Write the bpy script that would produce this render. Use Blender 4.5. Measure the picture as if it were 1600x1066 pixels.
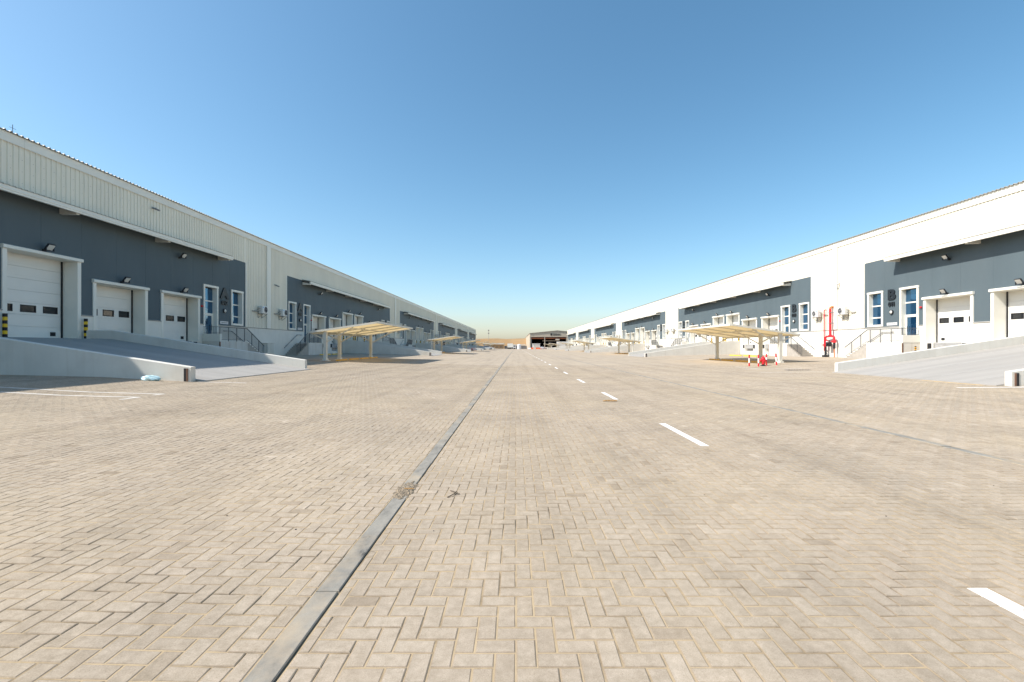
import bpy, bmesh, math, random
import numpy as np
from mathutils import Vector, Matrix
random.seed(7); rng = np.random.default_rng(7)
R = math.radians
scene = bpy.context.scene
for o in list(bpy.data.objects): bpy.data.objects.remove(o)
C = scene.collection

# ------------------------------------------------------------------ camera, sky, sun, exposure
CAM_H = 1.48
cd = bpy.data.cameras.new('camera'); cam = bpy.data.objects.new('camera', cd); C.objects.link(cam)
cam.location = (0, 0, CAM_H); cam.rotation_euler = (R(90), 0, 0)
cd.sensor_width = 36; cd.lens = 16.0; cd.shift_x = -6/1600; cd.shift_y = 9/1600
cd.clip_start = 0.05; cd.clip_end = 6000
scene.camera = cam

SUN_EL, SUN_BACK = 45.6, 15.0          # elevation, degrees behind the left-hand perpendicular
w = bpy.data.worlds.new('World'); scene.world = w; w.use_nodes = True
nt = w.node_tree; nt.nodes.clear()
sky = nt.nodes.new('ShaderNodeTexSky'); sky.sky_type = 'NISHITA'; sky.sun_disc = False
sky.sun_elevation = R(SUN_EL); sky.sun_rotation = R(270-SUN_BACK)
sky.altitude = 0; sky.air_density = 1.0; sky.dust_density = 1.2; sky.ozone_density = 2.4
bg = nt.nodes.new('ShaderNodeBackground'); bg.inputs['Strength'].default_value = 0.106
out = nt.nodes.new('ShaderNodeOutputWorld')
hs = nt.nodes.new('ShaderNodeHueSaturation'); hs.inputs['Saturation'].default_value = 1.17; hs.inputs['Hue'].default_value = 0.485      # clear, saturated desert sky, the same in every direction
tn = nt.nodes.new('ShaderNodeMix'); tn.data_type = 'RGBA'; tn.blend_type = 'MULTIPLY'; tn.inputs[0].default_value = 1.0; tn.inputs[7].default_value = (1.05, 1.01, 1.0, 1)
nt.links.new(sky.outputs[0], hs.inputs['Color']); nt.links.new(hs.outputs[0], tn.inputs[6])
nt.links.new(tn.outputs[2], bg.inputs[0]); nt.links.new(bg.outputs[0], out.inputs[0])

ce, cb = math.cos(R(SUN_EL)), R(SUN_BACK)
to_sun = Vector((-ce*math.cos(cb), -ce*math.sin(cb), math.sin(R(SUN_EL))))
sl = bpy.data.lights.new('sun', 'SUN'); sl.energy = 3.7; sl.angle = R(0.53); sl.color = (1.0, 0.945, 0.87)
sun = bpy.data.objects.new('sun', sl); C.objects.link(sun)
sun.rotation_euler = to_sun.to_track_quat('Z', 'Y').to_euler(); sun.location = (-60, -10, 60)
vs = scene.view_settings
scene.display_settings.display_device = 'sRGB'
vs.view_transform = 'Standard'; vs.look = 'None'; vs.gamma = 1; vs.use_curve_mapping = False
vs.exposure = 0.90

# ------------------------------------------------------------------ materials
def nodes(m):
    m.use_nodes = True; t = m.node_tree
    return t, t.nodes, t.links, t.nodes['Principled BSDF']
def N(t, typ, **kw):
    n = t.nodes.new(typ)
    for k, v in kw.items(): setattr(n, k, v)
    return n
def noise(t, scale, detail=4, rough=0.6, vec=None, stretch=None):
    n = t.nodes.new('ShaderNodeTexNoise'); n.inputs['Scale'].default_value = scale
    n.inputs['Detail'].default_value = detail; n.inputs['Roughness'].default_value = rough
    if vec is not None:
        if stretch:
            mp = t.nodes.new('ShaderNodeMapping'); mp.inputs['Scale'].default_value = stretch
            t.links.new(vec, mp.inputs['Vector']); vec = mp.outputs[0]
        t.links.new(vec, n.inputs['Vector'])
    return n
def ramp(t, fac, stops):
    r = t.nodes.new('ShaderNodeValToRGB'); e = r.color_ramp.elements
    e[0].position, e[0].color = stops[0][0], (*stops[0][1], 1)
    e[1].position, e[1].color = stops[-1][0], (*stops[-1][1], 1)
    for p, c in stops[1:-1]:
        x = e.new(p); x.color = (*c, 1)
    t.links.new(fac, r.inputs[0]); return r
def mixc(t, a, b, fac, mode='MIX'):
    m = t.nodes.new('ShaderNodeMix'); m.data_type = 'RGBA'; m.blend_type = mode
    def put(s, v):
        if hasattr(v, 'links') or hasattr(v, 'node'): t.links.new(v, s)
        elif isinstance(v, (tuple, list)): s.default_value = (*v, 1) if len(v) == 3 else v
        else: s.default_value = v
    put(m.inputs[0], fac); put(m.inputs[6], a); put(m.inputs[7], b)
    return m.outputs[2]
def pos(t): return t.nodes.new('ShaderNodeNewGeometry').outputs['Position']
def bump(t, b, h, dist, strength=1.0):
    n = t.nodes.new('ShaderNodeBump'); n.inputs['Distance'].default_value = dist; n.inputs['Strength'].default_value = strength
    t.links.new(h, n.inputs['Height']); t.links.new(n.outputs[0], b.inputs['Normal'])
def sc(c, k): return tuple(x*k for x in c)

MATS = {}
def mat(name, col, rough=0.6, var=0.12, vscale=1.5, stretch=None, bscale=None, bdist=0.002, metallic=0.0, spec=0.4, dirt=None, streak=0.0):
    m = bpy.data.materials.new(name); t, nd, lk, b = nodes(m); P = pos(t)
    n1 = noise(t, vscale, 5, 0.6, P, stretch)
    c = ramp(t, n1.outputs[0], [(0.3, sc(col, 1-var)), (0.7, sc(col, 1+var))]).outputs[0]
    if dirt:
        n2 = noise(t, vscale*0.35, 6, 0.7, P, stretch)
        f = ramp(t, n2.outputs[0], [(0.52, (0, 0, 0)), (0.72, (1, 1, 1))]).outputs[0]
        g = t.nodes.new('ShaderNodeMath'); g.operation = 'MULTIPLY'; g.inputs[1].default_value = dirt[1]; lk.new(f, g.inputs[0])
        c = mixc(t, c, dirt[0], g.outputs[0])
    if streak:
        n3 = noise(t, 1.0, 4, 0.6, P, (5, 5, 0.25))
        f = ramp(t, n3.outputs[0], [(0.5, (0, 0, 0)), (0.75, (1, 1, 1))]).outputs[0]
        g = t.nodes.new('ShaderNodeMath'); g.operation = 'MULTIPLY'; g.inputs[1].default_value = streak; lk.new(f, g.inputs[0])
        c = mixc(t, c, (0.42, 0.33, 0.22), g.outputs[0])
    lk.new(c, b.inputs['Base Color'])
    b.inputs['Roughness'].default_value = rough; b.inputs['Metallic'].default_value = metallic
    b.inputs['Specular IOR Level'].default_value = spec
    rn = noise(t, vscale*4, 3, 0.6, P)
    mr = t.nodes.new('ShaderNodeMapRange'); mr.inputs[3].default_value = max(0.02, rough-0.08); mr.inputs[4].default_value = min(1, rough+0.08)
    lk.new(rn.outputs[0], mr.inputs[0]); lk.new(mr.outputs[0], b.inputs['Roughness'])
    if bscale:
        bn = noise(t, bscale, 4, 0.6, P); bump(t, b, bn.outputs[0], bdist)
    MATS[name] = m; return m

mat('cream', (0.77, 0.725, 0.605), 0.45, 0.035, 0.6, (1, 1, 0.4), dirt=((0.52, 0.48, 0.40), 0.16))
mat('cream_trim', (0.78, 0.755, 0.67), 0.42, 0.04, 0.8, dirt=((0.5, 0.45, 0.36), 0.15))
mat('dark_panel', (0.097, 0.126, 0.140), 0.55, 0.07, 0.5, (1, 1, 0.3), bscale=60, bdist=0.0006, spec=0.15, dirt=((0.16, 0.165, 0.165), 0.10))
mat('render', (0.75, 0.725, 0.65), 0.85, 0.05, 0.9, bscale=90, bdist=0.001, dirt=((0.55, 0.48, 0.38), 0.22), streak=0.10)
mat('render_stained', (0.66, 0.63, 0.57), 0.85, 0.06, 0.9, bscale=90, bdist=0.001, dirt=((0.5, 0.42, 0.3), 0.4), streak=0.6)
mat('parapet_paint', (0.66, 0.635, 0.57), 0.8, 0.06, 0.9, bscale=70, bdist=0.0012, dirt=((0.42, 0.37, 0.29), 0.35), streak=0.14)
mat('concrete_deck', (0.345, 0.325, 0.295), 0.85, 0.10, 0.9, (0.12, 1.3, 0.3), bscale=40, bdist=0.002, dirt=((0.20, 0.19, 0.17), 0.40))
mat('door_white', (0.77, 0.755, 0.695), 0.4, 0.025, 0.8, dirt=((0.55, 0.5, 0.42), 0.12))
mat('black_rubber', (0.018, 0.018, 0.02), 0.7, 0.15, 3)
mat('black_metal', (0.022, 0.023, 0.026), 0.45, 0.1, 3)
mat('letter_black', (0.016, 0.019, 0.022), 0.4, 0.1, 3)
mat('grey_metal', (0.22, 0.225, 0.23), 0.4, 0.08, 2, metallic=0.4)
mat('rail_metal', (0.085, 0.087, 0.09), 0.5, 0.06, 2)
mat('step_concrete', (0.40, 0.365, 0.315), 0.85, 0.12, 3, bscale=60, bdist=0.001)
mat('leveller', (0.36, 0.355, 0.34), 0.6, 0.12, 4, dirt=((0.2, 0.18, 0.15), 0.5))
mat('vision_glass', (0.02, 0.022, 0.024), 0.08, 0.05, 2, spec=0.6)
mat('flashing', (0.36, 0.345, 0.31), 0.5, 0.08, 2)
mat('yellow', (0.80, 0.50, 0.02), 0.55, 0.10, 4, dirt=((0.5, 0.35, 0.1), 0.4))
mat('amber', (0.72, 0.36, 0.02), 0.6, 0.12, 3, dirt=((0.5, 0.35, 0.15), 0.5))
mat('red', (0.62, 0.025, 0.035), 0.4, 0.10, 3)
mat('brown_steel', (0.16, 0.085, 0.055), 0.6, 0.15, 5)
mat('rust_red', (0.50, 0.17, 0.06), 0.6, 0.15, 5)
mat('white_paint', (0.80, 0.79, 0.76), 0.75, 0.06, 12, bscale=120, bdist=0.001, dirt=((0.62, 0.55, 0.45), 0.35))
mat('deck_line', (0.38, 0.365, 0.34), 0.85, 0.10, 6, dirt=((0.30, 0.28, 0.25), 0.8))
mat('old_line', (0.60, 0.565, 0.51), 0.8, 0.10, 6, dirt=((0.40, 0.34, 0.27), 0.8))
mat('yellow_line', (0.62, 0.42, 0.16), 0.8, 0.15, 6, dirt=((0.42, 0.36, 0.28), 0.7))
mat('post_paint', (0.66, 0.63, 0.545), 0.5, 0.05, 2, dirt=((0.5, 0.42, 0.3), 0.25))
mat('ac_white', (0.74, 0.735, 0.70), 0.45, 0.03, 3)
mat('sticker_blue', (0.05, 0.35, 0.75), 0.4, 0.05, 3)
mat('plaque', (0.66, 0.66, 0.65), 0.4, 0.03, 3)
mat('plaque_text', (0.16, 0.16, 0.17), 0.5, 0.03, 3)
mat('lamp_glass', (0.66, 0.65, 0.60), 0.2, 0.05, 3, spec=0.6)
mat('roof_metal', (0.42, 0.40, 0.35), 0.5, 0.06, 1.0)
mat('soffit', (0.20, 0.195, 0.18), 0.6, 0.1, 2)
mat('grit', (0.27, 0.215, 0.15), 0.95, 0.35, 60, bscale=200, bdist=0.004)
mat('cardboard', (0.42, 0.25, 0.10), 0.8, 0.15, 14)
mat('stone_dark', (0.03, 0.03, 0.028), 0.9, 0.3, 20)
mat('twig', (0.14, 0.11, 0.08), 0.9, 0.3, 20)
mat('plastic_blue', (0.42, 0.60, 0.64), 0.35, 0.15, 8)
mat('car_white', (0.74, 0.74, 0.74), 0.25, 0.02, 2, spec=0.6)
mat('car_glass', (0.015, 0.02, 0.025), 0.08, 0.05, 2, spec=0.7)
mat('tyre', (0.02, 0.02, 0.02), 0.85, 0.1, 8)
mat('orange', (0.78, 0.13, 0.03), 0.5, 0.08, 3)
mat('blue', (0.08, 0.14, 0.42), 0.5, 0.08, 3)
mat('maroon', (0.22, 0.03, 0.04), 0.5, 0.08, 3)
mat('shade_brown', (0.30, 0.24, 0.18), 0.7, 0.12, 1.5)
mat('hangar_wall', (0.47, 0.41, 0.32), 0.6, 0.06, 0.3, dirt=((0.4, 0.33, 0.24), 0.25))
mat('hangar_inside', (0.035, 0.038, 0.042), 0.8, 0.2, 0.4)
mat('beam_orange', (0.42, 0.13, 0.05), 0.5, 0.1, 0.5)
mat('sand_wall', (0.46, 0.33, 0.19), 0.9, 0.10, 0.3)
mat('steel_mast', (0.30, 0.29, 0.28), 0.5, 0.05, 1)

def glass_mat():
    m = bpy.data.materials.new('window_glass'); t, nd, lk, b = nodes(m)
    b.inputs['Base Color'].default_value = (0.006, 0.032, 0.075, 1); b.inputs['Roughness'].default_value = 0.03
    b.inputs['Specular IOR Level'].default_value = 1.0; b.inputs['IOR'].default_value = 2.1
    b.inputs['Specular Tint'].default_value = (0.36, 0.68, 1.0, 1)
    n = noise(t, 0.8, 2, 0.5, pos(t)); bump(t, b, n.outputs[0], 0.02, 0.35); MATS['glass'] = m
glass_mat()
def fabric_mat():
    m = bpy.data.materials.new('shade_fabric'); t, nd, lk, b = nodes(m); P = pos(t)
    n = noise(t, 1.2, 4, 0.6, P)
    c = ramp(t, n.outputs[0], [(0.3, (0.68, 0.52, 0.26)), (0.7, (0.76, 0.60, 0.34))]).outputs[0]
    lk.new(c, b.inputs['Base Color']); b.inputs['Roughness'].default_value = 0.8; b.inputs['Specular IOR Level'].default_value = 0.15
    tr = t.nodes.new('ShaderNodeBsdfTranslucent'); lk.new(c, tr.inputs[0])
    mx = t.nodes.new('ShaderNodeMixShader'); mx.inputs[0].default_value = 0.42
    o = nd['Material Output']; lk.new(b.outputs[0], mx.inputs[1]); lk.new(tr.outputs[0], mx.inputs[2]); lk.new(mx.outputs[0], o.inputs[0])
    MATS['fabric'] = m
fabric_mat()

def paver_mat(name, mode):
    """mode: 'mass' (colour attribute), 'single' (object colour), 'far' (no single pavers)."""
    m = bpy.data.materials.new(name); t, nd, lk, b = nodes(m); P = pos(t)
    if mode == 'mass':
        a = N(t, 'ShaderNodeAttribute', attribute_name='tint'); tint = a.outputs['Fac']
    elif mode == 'edge':
        v_ = N(t, 'ShaderNodeValue'); v_.outputs[0].default_value = 0.08; tint = v_.outputs[0]
    elif mode == 'single':
        a = N(t, 'ShaderNodeAttribute', attribute_type='OBJECT', attribute_name='tint'); tint = a.outputs['Fac']
    else:
        tint = noise(t, 2.2, 3, 0.7, P, (1, 0.6, 1)).outputs[0]
    base = ramp(t, tint, [(0.0, (0.285, 0.228, 0.165)), (0.35, (0.386, 0.319, 0.243)), (0.7, (0.430, 0.361, 0.280)), (1.0, (0.502, 0.428, 0.340))]).outputs[0]
    # drifts of wind-blown sand and duller grey areas, metres across
    big = noise(t, 0.23, 5, 0.62, P)
    sandf = ramp(t, big.outputs[0], [(0.44, (0, 0, 0)), (0.66, (1, 1, 1))]).outputs[0]
    g = N(t, 'ShaderNodeMath', operation='MULTIPLY'); g.inputs[1].default_value = 0.42; lk.new(sandf, g.inputs[0])
    c = mixc(t, base, (0.455, 0.372, 0.26), g.outputs[0])
    big2 = noise(t, 0.6, 4, 0.6, P)
    c = mixc(t, c, ramp(t, big2.outputs[0], [(0.32, (0.84, 0.85, 0.86)), (0.6, (1, 1, 1))]).outputs[0], 1.0, 'MULTIPLY')
    tk = noise(t, 1.0, 5, 0.6, P, (1.7, 0.045, 1))          # faint tyre tracks along the road
    c = mixc(t, c, ramp(t, tk.outputs[0], [(0.36, (0.86, 0.855, 0.85)), (0.5, (1, 1, 1)), (0.66, (1.04, 1.04, 1.04))]).outputs[0], 0.8, 'MULTIPLY')
    oil = noise(t, 2.6, 3, 0.5, P)
    c = mixc(t, c, ramp(t, oil.outputs[0], [(0.24, (0.55, 0.53, 0.5)), (0.275, (1, 1, 1))]).outputs[0], 0.8, 'MULTIPLY')
    if mode != 'far':
        sp = noise(t, 150, 5, 0.85, P)            # aggregate grain
        gr = ramp(t, sp.outputs[0], [(0.33, (0.52, 0.49, 0.45)), (0.44, (0.93, 0.925, 0.915)), (0.58, (1.03, 1.03, 1.03)), (0.68, (1.4, 1.38, 1.34))]).outputs[0]
        c = mixc(t, c, gr, 0.9, 'MULTIPLY')
        sm = noise(t, 17, 4, 0.7, P)
        c = mixc(t, c, ramp(t, sm.outputs[0], [(0.3, (0.80, 0.79, 0.76)), (0.55, (1, 1, 1)), (0.72, (1.14, 1.14, 1.15))]).outputs[0], 0.9, 'MULTIPLY')
        bn = noise(t, 260, 4, 0.7, P); bump(t, b, bn.outputs[0], 0.0016, 0.8)
    else:
        sp = noise(t, 9, 5, 0.75, P)
        c = mixc(t, c, ramp(t, sp.outputs[0], [(0.3, (0.88, 0.87, 0.85)), (0.7, (1.08, 1.08, 1.08))]).outputs[0], 0.9, 'MULTIPLY')
    lk.new(c, b.inputs['Base Color']); b.inputs['Roughness'].default_value = 0.9; b.inputs['Specular IOR Level'].default_value = 0.2
    MATS[name] = m
paver_mat('paver', 'mass'); paver_mat('paver_edge', 'edge'); paver_mat('paver_single', 'single'); paver_mat('paving_far', 'far')
def lane_mat():
    m = bpy.data.materials.new('lane_paint'); t, nd, lk, b = nodes(m); P = pos(t)
    n1 = noise(t, 22, 6, 0.75, P, (1, 0.6, 1)); n2 = noise(t, 2.2, 4, 0.6, P)
    a = N(t, 'ShaderNodeMath', operation='MULTIPLY_ADD'); a.inputs[1].default_value = 0.45; lk.new(n2.outputs[0], a.inputs[0]); lk.new(n1.outputs[0], a.inputs[2])
    c = ramp(t, a.outputs[0], [(0.50, (0.36, 0.30, 0.23)), (0.56, (0.58, 0.54, 0.48)), (0.63, (0.73, 0.715, 0.68)), (0.9, (0.80, 0.79, 0.77))]).outputs[0]
    lk.new(c, b.inputs['Base Color']); b.inputs['Roughness'].default_value = 0.8; bump(t, b, n1.outputs[0], 0.002); MATS['lane_paint'] = m
lane_mat()
def sand_mat():
    m = bpy.data.materials.new('joint_sand'); t, nd, lk, b = nodes(m); P = pos(t)
    n = noise(t, 3.0, 5, 0.7, P)
    c = ramp(t, n.outputs[0], [(0.30, (0.20, 0.155, 0.10)), (0.48, (0.42, 0.325, 0.205)), (0.75, (0.52, 0.41, 0.265))]).outputs[0]
    g = noise(t, 420, 3, 0.7, P)
    c = mixc(t, c, ramp(t, g.outputs[0], [(0.3, (0.7, 0.68, 0.65)), (0.7, (1.2, 1.2, 1.2))]).outputs[0], 0.8, 'MULTIPLY')
    lk.new(c, b.inputs['Base Color']); b.inputs['Roughness'].default_value = 0.95; b.inputs['Specular IOR Level'].default_value = 0.1
    bump(t, b, g.outputs[0], 0.002); MATS['sand'] = m
    m = bpy.data.materials.new('desert_sand'); t, nd, lk, b = nodes(m); P = pos(t)
    n = noise(t, 0.05, 6, 0.65, P)
    c = ramp(t, n.outputs[0], [(0.3, (0.29, 0.185, 0.09)), (0.7, (0.36, 0.24, 0.13))]).outputs[0]
    lk.new(c, b.inputs['Base Color']); b.inputs['Roughness'].default_value = 0.95; b.inputs['Specular IOR Level'].default_value = 0.1
    MATS['desert'] = m
    m = bpy.data.materials.new('kerb_concrete'); t, nd, lk, b = nodes(m); P = pos(t)
    n = noise(t, 5, 6, 0.7, P, (1, 0.5, 1))
    c = ramp(t, n.outputs[0], [(0.33, (0.09, 0.084, 0.072)), (0.39, (0.20, 0.187, 0.16)), (0.55, (0.262, 0.245, 0.208)), (0.75, (0.335, 0.312, 0.262))]).outputs[0]
    n2 = noise(t, 1.1, 5, 0.7, P); f = ramp(t, n2.outputs[0], [(0.5, (0, 0, 0)), (0.7, (0.8, 0.8, 0.8))]).outputs[0]
    c = mixc(t, c, (0.42, 0.33, 0.22), f)
    g = noise(t, 200, 4, 0.7, P)
    c = mixc(t, c, ramp(t, g.outputs[0], [(0.3, (0.85, 0.85, 0.85)), (0.7, (1.1, 1.1, 1.1))]).outputs[0], 0.8, 'MULTIPLY')
    lk.new(c, b.inputs['Base Color']); b.inputs['Roughness'].default_value = 0.85; bump(t, b, g.outputs[0], 0.0012); MATS['kerb'] = m
sand_mat()

# ------------------------------------------------------------------ mesh helpers
class MB:
    def __init__(s): s.v = []; s.f = []; s.m = []; s.mi = 0
    def hexa(s, p):
        b = len(s.v); s.v += [tuple(q) for q in p]
        for q in ((0, 1, 2, 3), (7, 6, 5, 4), (0, 4, 5, 1), (1, 5, 6, 2), (2, 6, 7, 3), (3, 7, 4, 0)):
            s.f.append(tuple(b+i for i in q)); s.m.append(s.mi)
        return s
    def box(s, x0, x1, y0, y1, z0, z1):
        return s.hexa([(x0, y0, z0), (x1, y0, z0), (x1, y1, z0), (x0, y1, z0), (x0, y0, z1), (x1, y0, z1), (x1, y1, z1), (x0, y1, z1)])
    def quad(s, *p):
        b = len(s.v); s.v += [tuple(q) for q in p]; s.f.append(tuple(range(b, b+len(p)))); s.m.append(s.mi); return s
    def prism(s, pts, ax, a0, a1):
        """extrude a 2-D outline along axis ax (0,1,2)."""
        n = len(pts); b = len(s.v)
        for a in (a0, a1):
            for (p, q) in pts:
                c = [p, q]; c.insert(ax, a); s.v.append(tuple(c))
        s.f.append(tuple(b+i for i in range(n))); s.m.append(s.mi)
        s.f.append(tuple(b+n+i for i in reversed(range(n)))); s.m.append(s.mi)
        for i in range(n):
            j = (i+1) % n; s.f.append((b+i, b+j, b+n+j, b+n+i)); s.m.append(s.mi)
        return s
    def tube(s, pts, r, n=8, r1=None):
        pts = [Vector(p) for p in pts]; b = len(s.v); k = len(pts)
        for i, p in enumerate(pts):
            d = (pts[min(i+1, k-1)]-pts[max(i-1, 0)]).normalized()
            a = d.cross(Vector((0, 0, 1)) if abs(d.z) < 0.9 else Vector((1, 0, 0))).normalized(); c = d.cross(a)
            rr = r if r1 is None else r+(r1-r)*i/(k-1)
            for j in range(n):
                t = 2*math.pi*j/n; s.v.append(tuple(p+a*rr*math.cos(t)+c*rr*math.sin(t)))
        for i in range(k-1):
            for j in range(n):
                q = (j+1) % n; s.f.append((b+i*n+j, b+i*n+q, b+(i+1)*n+q, b+(i+1)*n+j)); s.m.append(s.mi)
        s.f.append(tuple(b+j for j in range(n))); s.m.append(s.mi)
        s.f.append(tuple(b+(k-1)*n+j for j in reversed(range(n)))); s.m.append(s.mi)
        return s
    def mesh(s, name, mats, sx=1, sy=1, recalc=True, smooth=False):
        me = bpy.data.meshes.new(name)
        me.from_pydata([(x*sx, y*sy, z) for x, y, z in s.v], [], s.f)
        for mm in (mats if isinstance(mats, (list, tuple)) else [mats]): me.materials.append(MATS[mm])
        if max(s.m, default=0) > 0: me.polygons.foreach_set('material_index', s.m)
        if recalc:
            bm = bmesh.new(); bm.from_mesh(me); bmesh.ops.recalc_face_normals(bm, faces=bm.faces); bm.to_mesh(me); bm.free()
        if smooth:
            me.polygons.foreach_set('use_smooth', [True]*len(me.polygons))
        me.update(); return me
def put(name, me, parent=None, loc=(0, 0, 0)):
    o = bpy.data.objects.new(name, me); C.objects.link(o); o.location = loc
    if parent is not None: o.parent = parent
    return o
def tag(o, label, cat, group=None):
    o['label'] = label; o['category'] = cat
    if group: o['group'] = group
    return o
def thing(name, loc, label, cat, group=None):
    return tag(put(name, None, None, loc), label, cat, group)
def struct(o): o['kind'] = 'structure'; return o
ORD = ['first', 'second', 'third', 'fourth', 'fifth', 'sixth', 'seventh', 'eighth', 'ninth', 'tenth']

# ------------------------------------------------------------------ ground
LX, RX = -1.21, 6.48                      # outer edges of the road kerbs
PROF = [(-40, 0.62), (-23.5, 0.62), (-14.5, 0.42), (-11.4, 0.25), (LX, 0.0), (RX, 0.0), (17.4, 0.09), (20.5, 0.27), (30.3, 0.50), (60, 0.5)]
def zg(x):
    for (a, za), (b, zb) in zip(PROF, PROF[1:]):
        if x <= b: return za+(zb-za)*max(0, (x-a)/(b-a))
    return PROF[-1][1]
PX = np.array([p[0] for p in PROF]); PZ = np.array([p[1] for p in PROF])
YEND = 292.0
mb = MB()
S = 3000
for (x0, x1, y0, y1) in ((-S, S, YEND-2, 5000), (-S, -80, -60, YEND-2), (88, S, -60, YEND-2)):
    mb.quad((x0, y0, -0.02), (x1, y0, -0.02), (x1, y1, -0.02), (x0, y1, -0.02))
ground = struct(put('ground', mb.mesh('ground', 'desert')))

def pave_cell(cx, cy): return cy < 36 and abs(cx) < 1.22*cy+2.6
zones = {'yard': (-23.6, LX), 'road': (LX+0.15, RX-0.15), 'apron': (RX, 30.4)}
sheets = {}
for zn, (xa, xb) in zones.items():
    mb = MB()
    xs = [xa] + [x for x in range(math.ceil(xa+1e-6), math.floor(xb)+1)] + [xb]
    xs = sorted(set(xs+[p[0] for p in PROF if xa < p[0] < xb]))
    bx = lambda x: zg(x)
    for y in range(-4, 40):
        for a, b in zip(xs, xs[1:]):
            if b-a < 1e-5: continue
            c = (math.floor((a+b)/2)+0.5, y+0.5)
            if pave_cell(*c):
                mb.mi = 1; n = 6 if (y < 9 and abs(c[0]) < 7) else 1
                for i in range(n):
                    for j in range(n):
                        q = []
                        for (u, v) in ((i, j), (i+1, j), (i+1, j+1), (i, j+1)):
                            x = a+(b-a)*u/n; yy = y+v/n
                            h = math.sin(x*37.1+yy*17.7)*math.sin(x*11.3-yy*29.9)
                            q.append((x, yy, bx(x)-0.0021-(0.006*max(0, h)**3 if n > 1 else 0)))
                        mb.quad(*q)
            else:
                mb.mi = 0; mb.quad((a, y, bx(a)), (b, y, bx(b)), (b, y+1, bx(b)), (a, y+1, bx(a)))
    mb.mi = 0
    xs2 = sorted(set([xa, xb]+[p[0] for p in PROF if xa < p[0] < xb]))
    for y0, y1 in ((-30, -4), (40, 90), (90, 160), (160, YEND)):
        for a, b in zip(xs2, xs2[1:]): mb.quad((a, y0, bx(a)), (b, y0, bx(b)), (b, y1, bx(b)), (a, y1, bx(a)))
    sheets[zn] = struct(put({'yard': 'yard_paving', 'road': 'road', 'apron': 'apron_paving'}[zn], mb.mesh(zn, ['paving_far', 'sand'], recalc=False)))

# pavers: 200 x 100 mm blocks laid in 90 degree herringbone
U = 0.1
single_mesh = {}
def paver_layout(xa, xb, ymax=36.0, ymin=-1.5, ph=(0.0, 0.0)):
    out = []
    i0, i1 = int(math.floor((xa-ph[0])/U))-2, int(math.ceil((xb-ph[0])/U))+2
    j0, j1 = int(ymin/U), int(ymax/U)
    I, J = np.meshgrid(np.arange(i0, i1), np.arange(j0, j1), indexing='ij')
    K = (I-J) % 4
    res = []
    for k, (wx, wy) in ((0, (2, 1)), (3, (1, 2))):
        sel = K == k; i = I[sel]; j = J[sel]
        x0 = i*U+ph[0]; y0 = j*U+ph[1]; x1 = x0+wx*U; y1 = y0+wy*U
        x0 = np.maximum(x0, xa); x1 = np.minimum(x1, xb)
        ok = (x1-x0) > 0.03; cx = (x0+x1)/2; cy = (y0+y1)/2
        ok &= (np.floor(cy) < 36) & (np.abs(np.floor(cx)+0.5) < 1.22*(np.floor(cy)+0.5)+2.6)
        res.append(np.stack([x0, x1, y0, y1, np.full_like(x0, k)], 1)[ok])
    return np.concatenate(res)
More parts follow.
